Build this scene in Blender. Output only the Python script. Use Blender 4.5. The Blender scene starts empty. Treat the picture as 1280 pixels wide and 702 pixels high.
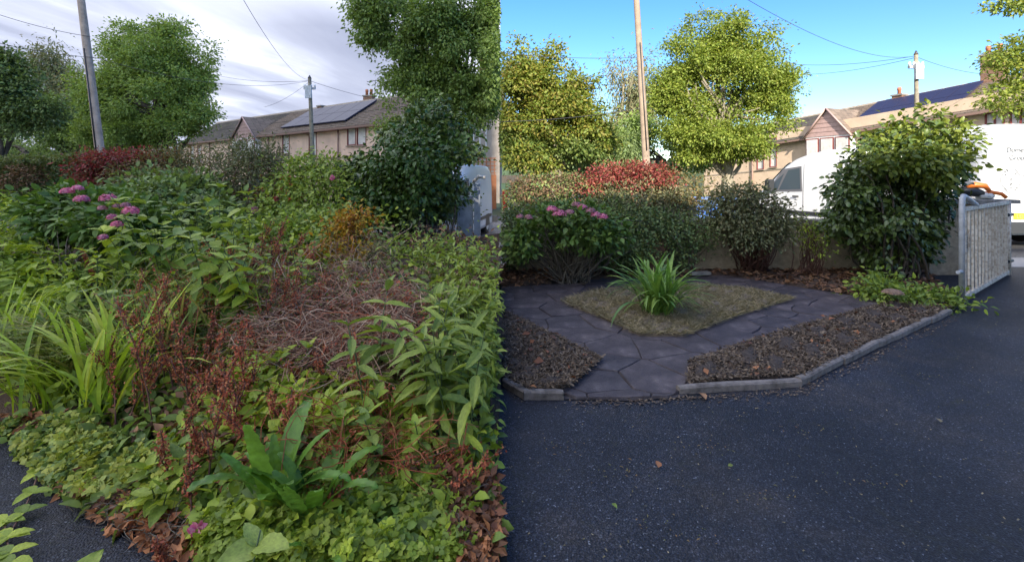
import bpy, math, random
import numpy as np
from math import radians as R, pi
from mathutils import Vector, Matrix
random.seed(7); rng = np.random.default_rng(11)
S = bpy.context.scene
COL = S.collection

# ------------------------------------------------------------------ camera, world, sun, exposure
EYE = 1.6; F = 600.0; CX = 640.0; HY = 222.0
cd = bpy.data.cameras.new('camera'); cam = bpy.data.objects.new('camera', cd); COL.objects.link(cam)
cam.location = (0, 0, EYE); cam.rotation_euler = (R(90), 0, 0)
cd.sensor_width = 36; cd.lens = 36*F/1280; cd.shift_y = -(351-HY)/1280; cd.clip_end = 6000; cd.clip_start = .05
S.camera = cam
EL = 27.0; EDGE = 0.0245          # sun elevation; the cloud bank's edge runs along X = -EDGE*Y
w = bpy.data.worlds.new('World'); S.world = w; w.use_nodes = True
nt = w.node_tree; bg = nt.nodes['Background']
sky = nt.nodes.new('ShaderNodeTexSky'); sky.sky_type = 'NISHITA'; sky.sun_disc = False
sky.sun_elevation = R(EL); sky.sun_rotation = pi; sky.air_density = 1.0; sky.dust_density = .1; sky.ozone_density = 2.5
hs = nt.nodes.new('ShaderNodeHueSaturation'); hs.inputs['Saturation'].default_value = 1.32; hs.inputs['Hue'].default_value = .512
hs.inputs['Value'].default_value = 1.0
nt.links.new(sky.outputs[0], hs.inputs['Color']); nt.links.new(hs.outputs[0], bg.inputs[0])
bg.inputs[1].default_value = .098
sl = bpy.data.lights.new('sun', 'SUN'); sl.energy = 4.1; sl.angle = R(.5); sl.color = (1, .92, .79)
so = bpy.data.objects.new('sun', sl); COL.objects.link(so); so.rotation_euler = (R(90-EL), 0, math.atan(EDGE))
S.view_settings.view_transform = 'Standard'; S.view_settings.look = 'None'; S.view_settings.exposure = 1.6
S.view_settings.gamma = 1.0

# ------------------------------------------------------------------ materials
def newmat(name):
    m = bpy.data.materials.new(name); m.use_nodes = True
    n = m.node_tree; b = n.nodes['Principled BSDF']
    return m, n, b
def ramp(n, stops, mode='LINEAR'):
    r = n.nodes.new('ShaderNodeValToRGB'); r.color_ramp.interpolation = mode
    e = r.color_ramp.elements
    while len(e) > 1: e.remove(e[-1])
    e[0].position = stops[0][0]; e[0].color = (*stops[0][1], 1)
    for p, c in stops[1:]:
        k = e.new(p); k.color = (*c, 1)
    return r
def noise(n, scale, detail=5, rough=.6, coord='Object', dist=0):
    tc = n.nodes.new('ShaderNodeTexCoord'); t = n.nodes.new('ShaderNodeTexNoise')
    t.inputs['Scale'].default_value = scale; t.inputs['Detail'].default_value = detail
    t.inputs['Roughness'].default_value = rough; t.inputs['Distortion'].default_value = dist
    n.links.new(tc.outputs[coord], t.inputs['Vector']); return t
def mixc(n, fac, a, b, mode='MIX'):
    x = n.nodes.new('ShaderNodeMix'); x.data_type = 'RGBA'; x.blend_type = mode
    for s, v in ((0, fac), (6, a), (7, b)):
        if isinstance(v, (int, float)): x.inputs[s].default_value = v
        elif isinstance(v, tuple): x.inputs[s].default_value = (*v, 1)
        else: n.links.new(v, x.inputs[s])
    return x.outputs[2]
def plain(name, c, rough=.6, metal=0, spec=.5, var=0, vs=6, bump=0, bs=40, c2=None, coord='Object', lo=.35, hi=.65):
    m, n, b = newmat(name)
    b.inputs['Base Color'].default_value = (*c, 1); b.inputs['Roughness'].default_value = rough
    b.inputs['Metallic'].default_value = metal; b.inputs['Specular IOR Level'].default_value = spec
    if var or c2:
        t = noise(n, vs, 6, .65, coord)
        c2 = c2 or tuple(max(0, v*(1-var)) for v in c)
        r = ramp(n, [(lo, c), (hi, c2)]); n.links.new(t.outputs[0], r.inputs[0]); n.links.new(r.outputs[0], b.inputs['Base Color'])
    if bump:
        t2 = noise(n, bs, 4, .6, coord); bp = n.nodes.new('ShaderNodeBump'); bp.inputs['Strength'].default_value = bump
        bp.inputs['Distance'].default_value = .02
        n.links.new(t2.outputs[0], bp.inputs['Height']); n.links.new(bp.outputs[0], b.inputs['Normal'])
    return m
def leafmat(name, cols, trans=.35, rough=.45, spec=.4, tint=(1.25, 1.25, .6)):
    m, n, b = newmat(name)
    a = n.nodes.new('ShaderNodeAttribute'); a.attribute_name = 'rnd'
    oi = n.nodes.new('ShaderNodeObjectInfo')
    ad = n.nodes.new('ShaderNodeMath'); ad.operation = 'ADD'; fr = n.nodes.new('ShaderNodeMath'); fr.operation = 'FRACT'
    n.links.new(a.outputs['Fac'], ad.inputs[0]); n.links.new(oi.outputs['Random'], ad.inputs[1]); n.links.new(ad.outputs[0], fr.inputs[0])
    k = len(cols); r = ramp(n, [((i+.5)/k, c) for i, c in enumerate(cols)])
    n.links.new(fr.outputs[0], r.inputs[0])
    t = noise(n, 9, 3, .6); rr = ramp(n, [(.3, (.72, .72, .72)), (.7, (1.25, 1.25, 1.2))]); n.links.new(t.outputs[0], rr.inputs[0])
    c = mixc(n, 1.0, r.outputs[0], rr.outputs[0], 'MULTIPLY')
    n.links.new(c, b.inputs['Base Color']); b.inputs['Roughness'].default_value = rough; b.inputs['Specular IOR Level'].default_value = spec
    if trans:
        tr = n.nodes.new('ShaderNodeBsdfTranslucent'); n.links.new(mixc(n, 1.0, c, tint, 'MULTIPLY'), tr.inputs[0])
        mx = n.nodes.new('ShaderNodeMixShader'); mx.inputs[0].default_value = trans
        n.links.new(b.outputs[0], mx.inputs[1]); n.links.new(tr.outputs[0], mx.inputs[2])
        n.links.new(mx.outputs[0], n.nodes['Material Output'].inputs[0])
    return m

M = {}
M['tree_sun'] = leafmat('lime_green_leaves', [(.16,.22,.035),(.22,.29,.045),(.30,.34,.06),(.12,.19,.035),(.26,.27,.05)], .4, .55)
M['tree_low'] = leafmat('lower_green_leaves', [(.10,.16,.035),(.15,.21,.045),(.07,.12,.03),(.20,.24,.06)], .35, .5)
M['tree_mid'] = leafmat('mid_green_leaves', [(0.19,0.277,0.0661),(0.253,0.348,0.0868),(0.329,0.42,0.103),(0.14,0.205,0.0619)], .35, .5)
M['tree_dark'] = leafmat('dark_green_leaves', [(0.129,0.191,0.0612),(0.184,0.257,0.0727),(0.238,0.322,0.0862),(0.103,0.141,0.0497)], .25, .5)
M['willow'] = leafmat('pale_willow_leaves', [(.20,.27,.10),(.26,.33,.13),(.15,.21,.08)], .35, .6)
M['birch'] = leafmat('dusty_birch_leaves', [(0.192,0.216,0.108),(0.264,0.276,0.144),(0.132,0.168,0.072),(0.288,0.24,0.132)], .3, .6)
M['autumn_lime'] = leafmat('yellowing_leaves', [(.17,.22,.035),(.24,.26,.04),(.12,.19,.03),(.30,.27,.05),(.20,.16,.04)], .4, .55)
M['camellia'] = leafmat('glossy_camellia_leaves', [(0.0706,0.112,0.0243),(0.106,0.155,0.0323),(0.149,0.206,0.0403),(0.0775,0.116,0.0403)], .08, .32, .55)
M['camellia_mid'] = leafmat('new_camellia_leaves', [(.06,.12,.025),(.09,.16,.03),(.05,.10,.025)], .2, .35)
M['camellia_sunlit'] = leafmat('yellow_green_camellia_leaves', [(.16,.20,.03),(.22,.25,.04),(.10,.15,.03)], .3, .4)  # sunlight put into the leaf colour of the right camellia
M['bright'] = leafmat('fresh_green_leaves', [(0.246,0.334,0.0379),(0.35,0.439,0.0487),(0.472,0.543,0.065),(0.174,0.25,0.0379)], .3, .5)
M['buddleia'] = leafmat('grey_green_lance_leaves', [(0.211,0.283,0.0555),(0.292,0.363,0.0723),(0.387,0.465,0.089),(0.161,0.223,0.0501)], .3, .5)
M['raspberry'] = leafmat('blue_green_leaves', [(0.161,0.242,0.0524),(0.227,0.314,0.0681),(0.324,0.384,0.0837),(0.292,0.384,0.047)], .25, .55)
M['strawb'] = leafmat('blue_green_rosette_leaves', [(0.16,0.23,0.0576),(0.239,0.314,0.0748),(0.32,0.396,0.0862),(0.383,0.396,0.0576)], .2, .5)
M['yellowgreen'] = leafmat('yellow_green_leaves', [(0.234,0.325,0.0455),(0.182,0.286,0.0455),(0.312,0.377,0.065)], .35, .5)
M['iris'] = leafmat('yellow_green_blades', [(0.334,0.463,0.0428),(0.47,0.589,0.057),(0.235,0.374,0.0428),(0.549,0.589,0.0855)], .35, .45)
M['lily'] = leafmat('day_lily_blades', [(0.144,0.276,0.06),(0.216,0.36,0.072),(0.312,0.432,0.096),(0.108,0.216,0.06)], .35, .42)
M['grass'] = leafmat('rough_grass_blades', [(0.196,0.296,0.0559),(0.293,0.342,0.0838),(0.391,0.342,0.125),(0.13,0.217,0.049)], .3, .6)
M['drygrass'] = leafmat('dry_mown_grass', [(.34,.27,.16),(.22,.185,.11),(.42,.34,.22),(.15,.135,.07)], .2, .8)
M['hydrangea'] = leafmat('hydrangea_leaves', [(.09,.17,.03),(.13,.22,.04),(.07,.13,.03),(.17,.25,.05)], .25, .5)
M['red'] = leafmat('crimson_leaves', [(0.235,0.0353,0.0392),(0.342,0.0706,0.0671),(0.15,0.0353,0.0335),(0.385,0.118,0.0782),(0.139,0.106,0.0447)], .3, .5, tint=(1.3,.8,.6))
M['bronze'] = leafmat('bronze_green_leaves', [(0.156,0.156,0.0546),(0.234,0.156,0.0702),(0.125,0.156,0.0624),(0.296,0.172,0.078)], .25, .6)
M['hedge'] = leafmat('privet_hedge_leaves', [(0.1,0.159,0.052),(0.134,0.205,0.0624),(0.078,0.121,0.0416),(0.19,0.222,0.0668)], .15, .55)
M['hedgetop'] = leafmat('clipped_hedge_top_leaves', [(.13,.17,.045),(.17,.20,.06),(.20,.19,.08)], .25, .6)
M['hedgedry'] = leafmat('browned_hedge_leaves', [(.20,.12,.065),(.26,.16,.085),(.14,.09,.05)], .15, .7, tint=(1.2,1,.7))
M['grey'] = leafmat('dull_grey_green_leaves', [(0.135,0.156,0.0718),(0.19,0.199,0.0938),(0.238,0.213,0.11),(0.103,0.121,0.0552)], .2, .6)
M['fern'] = leafmat('crinkled_fern_leaves', [(.12,.25,.035),(.17,.31,.045),(.10,.20,.03)], .3, .4)
M['yellow'] = leafmat('golden_leaves', [(0.483,0.345,0.0345),(0.552,0.276,0.0345),(0.345,0.322,0.046),(0.437,0.184,0.0345)], .35, .5, tint=(1.2,1,.5))
M['brown'] = leafmat('dead_brown_leaves', [(0.156,0.078,0.0455),(0.247,0.13,0.0715),(0.091,0.052,0.0325),(0.338,0.182,0.091)], .1, .7, tint=(1.2,.9,.6))
M['rust'] = leafmat('rust_red_seeds', [(0.418,0.0935,0.044),(0.506,0.143,0.066),(0.264,0.0605,0.033),(0.506,0.22,0.099)], .1, .7, tint=(1.2,.8,.6))
M['orange'] = leafmat('orange_brown_litter', [(0.312,0.117,0.052),(0.208,0.0845,0.0455),(0.13,0.065,0.039),(0.429,0.182,0.078)], .1, .7, tint=(1.2,.9,.6))
M['pink'] = leafmat('pink_petals', [(.66,.16,.30),(.74,.25,.38),(.56,.11,.24),(.70,.34,.42)], .25, .6, tint=(1.2,.9,1))
M['fadedpink'] = leafmat('faded_pink_petals', [(.42,.18,.22),(.36,.20,.18),(.5,.22,.3)], .2, .7, tint=(1.1,.9,.9))
M['chips'] = leafmat('bark_chips', [(0.113,0.0811,0.0578),(0.18,0.135,0.0976),(0.0616,0.0432,0.0323),(0.266,0.203,0.149),(0.0855,0.0586,0.0425)], 0, .85, .2)
M['twig'] = leafmat('dry_twigs', [(0.437,0.276,0.184),(0.287,0.149,0.0978),(0.598,0.437,0.31),(0.23,0.115,0.0805)], 0, .8, .2)
M['greytwig'] = leafmat('grey_twigs', [(.17,.15,.12),(.11,.09,.075),(.25,.22,.17)], 0, .85, .2)
M['stem'] = plain('green_stem', (.10,.15,.05), .6, var=.4)
M['redstem'] = plain('reddish_stem', (.19,.09,.065), .7, var=.5, vs=14)
M['bark'] = plain('tree_bark', (.12,.095,.07), .9, var=.55, vs=8, bump=.6, bs=25)
M['palebark'] = plain('pale_bark', (.30,.26,.19), .9, var=.45, vs=7, bump=.5, bs=25)
M['pole'] = plain('weathered_pole_wood', (.33,.25,.18), .85, var=.35, vs=5, bump=.3, bs=30)
M['polegrey'] = plain('grey_pole_wood', (.50,.38,.30), .85, var=.35, vs=5, bump=.3, bs=30)
M['wire'] = plain('black_wire', (.05,.05,.055), .6)
M['galv'] = plain('galvanised_steel', (.55,.57,.60), .5, .15, var=.35, vs=9, bump=.15, bs=60)
M['galvworn'] = plain('worn_painted_steel', (.68,.63,.55), .6, .05, c2=(.42,.34,.26), vs=18, bump=.25, bs=70, lo=.45, hi=.62)
M['darkmetal'] = plain('dark_metal', (.05,.05,.055), .5, .4)
M['rustmetal'] = plain('flaking_metal', (.50,.52,.54), .7, 0, c2=(.05,.05,.06), vs=45, lo=.46, hi=.54)
M['rubber'] = plain('tyre_rubber', (.02,.02,.02), .8)
M['blackplastic'] = plain('black_plastic', (.03,.032,.035), .45)
M['orangeplastic'] = plain('orange_plastic', (.80,.20,.03), .4)
M['whiteplastic'] = plain('white_plastic', (.75,.75,.73), .45)
M['van'] = plain('white_van_paint', (.66,.66,.66), .22, 0, .55, var=.04, vs=3)
M['glass'] = plain('dark_window_glass', (.06,.08,.10), .06, 0, .8)
M['seam'] = plain('panel_gap', (.12,.12,.13), .7)
M['plate'] = plain('yellow_number_plate', (.85,.62,.03), .4)
M['logo'] = plain('grey_vinyl_print', (.10,.105,.11), .5)
M['lamp'] = plain('red_tail_lamp', (.45,.02,.02), .25)
M['headlamp'] = plain('headlamp_lens', (.55,.58,.6), .12, .2)
M['curtain'] = plain('net_curtain', (.72,.70,.66), .9, var=.25, vs=3)
M['render'] = plain('buff_pebbledash', (.66,.50,.36), .92, var=.22, vs=.9, bump=.5, bs=55)
M['render_lifted'] = plain('buff_pebbledash_brightened', (.84,.62,.48), .92, var=.22, vs=.9, bump=.5, bs=55)  # same pebbledash made paler to offset the weaker light under the cloud
M['greyrender'] = plain('grey_brown_render', (.42,.36,.30), .92, var=.35, vs=1.2, bump=.4, bs=40)
M['whiterender'] = plain('white_house_render', (.72,.70,.66), .9, var=.1, vs=.8)
M['gutter'] = plain('brown_gutter', (.24,.15,.12), .6)
M['maroon'] = plain('maroon_timber', (.22,.055,.05), .5, var=.2)
M['pinkclad'] = plain('pinkish_brown_cladding', (.46,.31,.28), .7, var=.2, vs=5)
M['whitepaint'] = plain('white_window_paint', (.76,.75,.72), .4)
M['ridge'] = plain('concrete_ridge_tile', (.36,.30,.23), .9, var=.35, vs=4)
M['brick'] = plain('chimney_brick', (.30,.17,.11), .9, var=.45, vs=9, bump=.4, bs=30)
M['terracotta'] = plain('terracotta', (.48,.17,.09), .8, var=.3)
M['fencewood'] = plain('orange_stained_timber', (.42,.16,.07), .75, var=.3, vs=7)
M['blue'] = plain('bright_blue_plastic', (.03,.17,.62), .4, c2=(.28,.38,.50), vs=11, lo=.42, hi=.68)
M['green_sign'] = plain('pale_green_board', (.40,.55,.30), .6)
M['red_sign'] = plain('red_board', (.62,.02,.02), .5)
M['stump'] = plain('cut_stump_wood', (.16,.085,.05), .9, var=.5, vs=10, bump=.6, bs=20)
M['seedhead'] = plain('tan_flower_head', (.38,.25,.17), .9, var=.5, vs=60, bump=.9, bs=150)

def rooftile(name, a, b_, dark):
    m, n, b = newmat(name)
    t = noise(n, 1.4, 7, .7); r = ramp(n, [(.3, dark), (.5, a), (.72, b_)]); n.links.new(t.outputs[0], r.inputs[0])
    bt = n.nodes.new('ShaderNodeTexBrick'); tc = n.nodes.new('ShaderNodeTexCoord'); n.links.new(tc.outputs['Object'], bt.inputs['Vector'])
    bt.inputs['Scale'].default_value = 1; bt.inputs['Brick Width'].default_value = .3; bt.inputs['Row Height'].default_value = .5
    bt.inputs['Mortar Size'].default_value = .012; bt.inputs['Color1'].default_value = (1,1,1,1); bt.inputs['Color2'].default_value = (.72,.72,.72,1)
    bt.inputs['Mortar'].default_value = (.35,.35,.35,1)
    n.links.new(mixc(n, 1., r.outputs[0], bt.outputs[0], 'MULTIPLY'), b.inputs['Base Color']); b.inputs['Roughness'].default_value = .9
    return m
M['roof'] = rooftile('brown_concrete_tiles', (.22,.165,.125), (.15,.118,.092), (.09,.078,.066))
M['roofdark'] = rooftile('dark_moss_shade_tiles', (.10,.085,.075), (.06,.055,.055), (.15,.15,.08))  # darkness also stands for tree shade on the right terrace roof
def panelmat():
    m, n, b = newmat('solar_glass'); b.inputs['Base Color'].default_value = (.03,.03,.06,1); b.inputs['Roughness'].default_value = .4; b.inputs['Specular IOR Level'].default_value = .2
    return m
M['solar'] = panelmat(); M['solarframe'] = plain('solar_frame', (.30,.31,.34), .4, .3)

def asphalt(name, base, light, tint2, scale=1.):
    m, n, b = newmat(name)
    big = noise(n, 1.3*scale, 9, .7); r = ramp(n, [(.3, base), (.5, tuple(v*1.25 for v in base)), (.72, tint2)]); n.links.new(big.outputs[0], r.inputs[0])
    tc = n.nodes.new('ShaderNodeTexCoord'); vo = n.nodes.new('ShaderNodeTexVoronoi'); vo.inputs['Scale'].default_value = 150*scale
    n.links.new(tc.outputs['Object'], vo.inputs['Vector'])
    sp = ramp(n, [(0, (0,0,0)), (.93, (0,0,0)), (.99, (1,1,1))]);
    sep = n.nodes.new('ShaderNodeSeparateColor'); n.links.new(vo.outputs['Color'], sep.inputs[0]); n.links.new(sep.outputs[0], sp.inputs[0])
    c = mixc(n, sp.outputs[0], r.outputs[0], light)
    g = ramp(n, [(.0, (.45,.45,.45)), (.7, (1.,1.,1.)), (1., (2.3,2.3,2.3))]); n.links.new(sep.outputs[1], g.inputs[0])
    c = mixc(n, 1., c, g.outputs[0], 'MULTIPLY')
    st = noise(n, 3.1*scale, 6, .75, dist=1.2); sr = ramp(n, [(.56, (0,0,0)), (.70, (.75,.75,.75))]); n.links.new(st.outputs[0], sr.inputs[0])
    c = mixc(n, sr.outputs[0], c, (.030,.030,.020))
    du = noise(n, .55*scale, 4, .6, dist=.6); dr = ramp(n, [(.40, (.78,.78,.78)), (.62, (1.55,1.5,1.45))]); n.links.new(du.outputs[0], dr.inputs[0])
    c = mixc(n, 1., c, dr.outputs[0], 'MULTIPLY')
    n.links.new(c, b.inputs['Base Color']); b.inputs['Roughness'].default_value = .62; b.inputs['Specular IOR Level'].default_value = .35
    v2 = n.nodes.new('ShaderNodeTexVoronoi'); v2.inputs['Scale'].default_value = 110*scale; n.links.new(tc.outputs['Object'], v2.inputs['Vector'])
    bp = n.nodes.new('ShaderNodeBump'); bp.inputs['Strength'].default_value = 1.; bp.inputs['Distance'].default_value = .006; bp.invert = True
    n.links.new(v2.outputs['Distance'], bp.inputs['Height'])
    n3 = noise(n, 14*scale, 5, .7); bp2 = n.nodes.new('ShaderNodeBump'); bp2.inputs['Strength'].default_value = .6; bp2.inputs['Distance'].default_value = .012
    n.links.new(n3.outputs[0], bp2.inputs['Height']); n.links.new(bp.outputs[0], bp2.inputs['Normal']); n.links.new(bp2.outputs[0], b.inputs['Normal'])
    return m
M['asphalt'] = asphalt('blue_black_tarmac', (.0155,.0175,.025), (.10,.11,.13), (.046,.040,.039))
M['road'] = asphalt('grey_tarmac_road', (.06,.06,.065), (.16,.16,.16), (.08,.075,.07), .5)
M['soil'] = plain('dark_soil', (.045,.032,.025), .95, c2=(.09,.065,.05), vs=14, bump=1, bs=60)
M['turfsoil'] = plain('thin_turf_soil', (.14,.105,.072), .95, c2=(.22,.175,.12), vs=9, bump=1, bs=60)
M['ground'] = plain('rough_grass_ground', (.06,.085,.035), .95, var=.4, vs=.3)
M['bedsoil'] = plain('dark_litter_soil', (.05,.032,.022), .95, c2=(.11,.065,.04), vs=12, bump=1, bs=60)  # dark brown soil mixed with leaf litter
M['kerb'] = plain('weathered_kerb_concrete', (.25,.215,.19), .9, c2=(.10,.085,.075), vs=11, bump=.5, bs=70, lo=.4, hi=.7)
M['wallr'] = plain('roughcast_garden_wall', (.52,.42,.29), .95, c2=(.32,.26,.18), vs=9, bump=1, bs=70)
M['coping'] = plain('stone_coping', (.34,.31,.27), .9, c2=(.17,.155,.13), vs=9, bump=.5, bs=50)
M['paint_line'] = plain('pale_concrete', (.40,.37,.34), .9, var=.2)
def pavmat():
    m, n, b = newmat('purple_grey_imprinted_concrete')
    t = noise(n, 3.2, 8, .72); r = ramp(n, [(.34, (.046,.038,.041)), (.50, (.074,.061,.066)), (.61, (.115,.095,.098)), (.70, (.25,.215,.20))])
    oi = n.nodes.new('ShaderNodeObjectInfo'); g = ramp(n, [(0, (.78,.80,.84)), (1, (1.25,1.2,1.15))]); n.links.new(oi.outputs['Random'], g.inputs[0])
    n.links.new(t.outputs[0], r.inputs[0]); n.links.new(mixc(n, 1., r.outputs[0], g.outputs[0], 'MULTIPLY'), b.inputs['Base Color'])
    b.inputs['Roughness'].default_value = .6; b.inputs['Specular IOR Level'].default_value = .4
    t2 = noise(n, 26, 7, .7, dist=.8); bp = n.nodes.new('ShaderNodeBump'); bp.inputs['Strength'].default_value = .9; bp.inputs['Distance'].default_value = .02
    n.links.new(t2.outputs[0], bp.inputs['Height']); n.links.new(bp.outputs[0], b.inputs['Normal'])
    return m
M['paving'] = pavmat()

# ------------------------------------------------------------------ mesh helpers
def P(x, y, D): return Vector(((x-CX)/F*D, D, EYE-(y-HY)/F*D))
def G(x, y, z=0.0):
    D = (EYE-z)*F/(y-HY); return Vector(((x-CX)/F*D, D, z))
def mesh_np(name, V, T, mat, rnd=None, smooth=False):
    V = np.asarray(V, dtype=np.float32).reshape(-1, 3); T = np.asarray(T, dtype=np.int32).reshape(-1, 3)
    me = bpy.data.meshes.new(name)
    me.vertices.add(len(V)); me.vertices.foreach_set('co', V.ravel())
    me.loops.add(len(T)*3); me.loops.foreach_set('vertex_index', T.ravel())
    me.polygons.add(len(T)); me.polygons.foreach_set('loop_start', np.arange(0, len(T)*3, 3, dtype=np.int32))
    me.polygons.foreach_set('loop_total', np.full(len(T), 3, dtype=np.int32))
    if smooth: me.polygons.foreach_set('use_smooth', np.ones(len(T), dtype=bool))
    if rnd is not None:
        a = me.attributes.new('rnd', 'FLOAT', 'POINT'); a.data.foreach_set('value', np.asarray(rnd, dtype=np.float32))
    me.materials.append(mat); me.update(calc_edges=True); return me
def link(name, me, parent=None, loc=None, mw=None):
    o = bpy.data.objects.new(name, me); COL.objects.link(o)
    if parent is not None: o.parent = parent
    if loc is not None: o.location = loc
    if mw is not None: o.matrix_basis = mw
    return o
def tag(o, label=None, cat=None, group=None, kind=None):
    if label: o['label'] = label
    if cat: o['category'] = cat
    if group: o['group'] = group
    if kind: o['kind'] = kind
    return o
def thing(name, label, cat, loc=(0,0,0), rz=0, group=None):
    o = link(name, None, loc=loc); o.rotation_euler = (0, 0, rz); return tag(o, label, cat, group)
class MB:
    """collects faces; builds one mesh"""
    def __init__(s): s.v = []; s.f = []; s.sm = []
    def poly(s, pts, faces, smooth=False):
        k = len(s.v); s.v += [tuple(p) for p in pts]; s.f += [tuple(i+k for i in f) for f in faces]; s.sm += [smooth]*len(faces); return s
    def box(s, a, b, ax=None):
        x0, y0, z0 = a; x1, y1, z1 = b
        p = [(x0,y0,z0),(x1,y0,z0),(x1,y1,z0),(x0,y1,z0),(x0,y0,z1),(x1,y0,z1),(x1,y1,z1),(x0,y1,z1)]
        return s.poly(p, [(0,3,2,1),(4,5,6,7),(0,1,5,4),(1,2,6,5),(2,3,7,6),(3,0,4,7)])
    def cbox(s, a, b, c=.01):
        """box with chamfered vertical and top edges"""
        x0, y0, z0 = a; x1, y1, z1 = b
        def ring(i, z): return [(x0+i,y0+i,z),(x1-i,y0+i,z),(x1-i,y1-i,z),(x0+i,y1-i,z)]
        p = ring(0, z0)+ring(0, z1-c)+ring(c, z1)
        f = [(0,3,2,1),(8,9,10,11)]
        for j in (0, 4):
            for i in range(4): f.append((j+i, j+(i+1)%4, j+4+(i+1)%4, j+4+i))
        return s.poly(p, f)
    def tube(s, pts, r, n=8, cap=True):
        pts = [Vector(p) for p in pts]; rs = r if isinstance(r, (list, tuple)) else [r]*len(pts)
        ring = []; up = Vector((0, 0, 1)); last = None
        for i, p in enumerate(pts):
            d = (pts[min(i+1, len(pts)-1)]-pts[max(i-1, 0)]).normalized()
            if last is None: a = d.cross(up if abs(d.z) < .9 else Vector((1, 0, 0))).normalized()
            else: a = (last-d*last.dot(d)).normalized()
            last = a; b = d.cross(a)
            ring.append([p+(a*math.cos(2*pi*k/n)+b*math.sin(2*pi*k/n))*rs[i] for k in range(n)])
        fs = []
        for i in range(len(pts)-1):
            for k in range(n): fs.append((i*n+k, i*n+(k+1) % n, (i+1)*n+(k+1) % n, (i+1)*n+k))
        s.poly([q for rr in ring for q in rr], fs, True)
        if cap:
            m = len(s.v)-len(pts)*n
            s.f.append(tuple(m+k for k in range(n))[::-1]); s.f.append(tuple(m+(len(pts)-1)*n+k for k in range(n))); s.sm += [False, False]
        return s
    def mesh(s, name, mat):
        me = bpy.data.meshes.new(name); me.from_pydata(s.v, [], s.f)
        me.polygons.foreach_set('use_smooth', s.sm); me.materials.append(mat); me.update(); return me
    def build(s, name, mat, parent=None, loc=None): return link(name, s.mesh(name, mat), parent, loc)

# leaf templates: (u along, v across, w up) + triangles
TL = {
 'lite': ([(0,0,0),(.45,.5,.14),(1,0,-.05),(.45,-.5,.14)], [(0,2,1),(0,3,2)]),
 'ovate': ([(0,0,0),(.28,.46,.10),(.28,0,0),(.28,-.46,.10),(.64,.40,.06),(.64,0,-.02),(.64,-.40,.06),(1,0,-.14)],
           [(0,2,1),(0,3,2),(2,5,4),(2,4,1),(3,6,5),(3,5,2),(5,7,4),(6,7,5)]),
 'lance': ([(0,0,0),(.2,.36,.08),(.2,0,0),(.2,-.36,.08),(.5,.5,.06),(.5,0,-.03),(.5,-.5,.06),(.8,.25,-.06),(.8,0,-.12),(.8,-.25,-.06),(1,0,-.25)],
           [(0,2,1),(0,3,2),(2,5,4),(2,4,1),(3,6,5),(3,5,2),(5,8,7),(5,7,4),(6,9,8),(6,8,5),(8,10,7),(9,10,8)]),
 'chip': ([(0,-.3,0),(1,-.5,.02),(.9,.5,.1),(.1,.4,.0)], [(0,1,2),(0,2,3)]),
 'blade': ([(0,-.5,0),(0,.5,0),(.5,-.4,.0),(.5,.4,.0),(1,0,-.12)], [(0,2,3),(0,3,1),(2,4,3)]),
}
def _tri():
    v, t = [], []; o = TL['ovate']
    for a in (-1.5, 0, 1.5):
        k = len(v)
        for (x, y, z) in o[0]: x2, y2 = x*.52, y*.5; v.append((.15*(a == 0)+.12+x2*math.cos(a)-y2*math.sin(a), x2*math.sin(a)+y2*math.cos(a), z*.5+.03))
        t += [tuple(i+k for i in f) for f in o[1]]
    return v, t
TL['tri'] = _tri()
# lobed leaf (acer / geranium / strawberry)
def _lobed(k=5):
    v = [(.05, 0, 0)]; 
    for i in range(2*k+1):
        a = -2.5+5.0*i/(2*k); r = .5 if i % 2 else .33
        v.append((.45+r*math.cos(a), r*math.sin(a)*1.1, .05*math.cos(3*a)))
    c = len(v); v.append((.45, 0, -.06))
    return v, [(i, i+1, c) for i in range(1, 2*k+1)]+[(2*k+1, 0, c), (0, 1, c)]
TL['lobed'] = _lobed()
def norm(a): return a/np.maximum(np.linalg.norm(a, axis=-1, keepdims=True), 1e-9)
def leaves(Pn, Dn, Nn, L, W, tmpl='lite', rnd=None, curl=1.0):
    tv, tt = TL[tmpl]; tv = np.array(tv); tt = np.array(tt)
    Pn = np.asarray(Pn); n = len(Pn); Dn = norm(Dn); Sn = norm(np.cross(Nn, Dn)); Nn = np.cross(Dn, Sn)
    L = np.broadcast_to(L, (n,)); W = np.broadcast_to(W, (n,))
    V = (Pn[:, None, :] + tv[None, :, 0, None]*L[:, None, None]*Dn[:, None, :] + tv[None, :, 1, None]*W[:, None, None]*Sn[:, None, :]
         + tv[None, :, 2, None]*L[:, None, None]*Nn[:, None, :]*curl)
    T = tt[None]+(np.arange(n)*len(tv))[:, None, None]
    rnd = rng.random(n) if rnd is None else rnd
    return V.reshape(-1, 3), T.reshape(-1, 3), np.repeat(rnd, len(tv))
def cat(parts):
    V, T, Rr, k = [], [], [], 0
    for v, t, r in parts:
        V.append(v); T.append(t+k); Rr.append(r); k += len(v)
    return np.concatenate(V), np.concatenate(T), np.concatenate(Rr)
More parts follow.
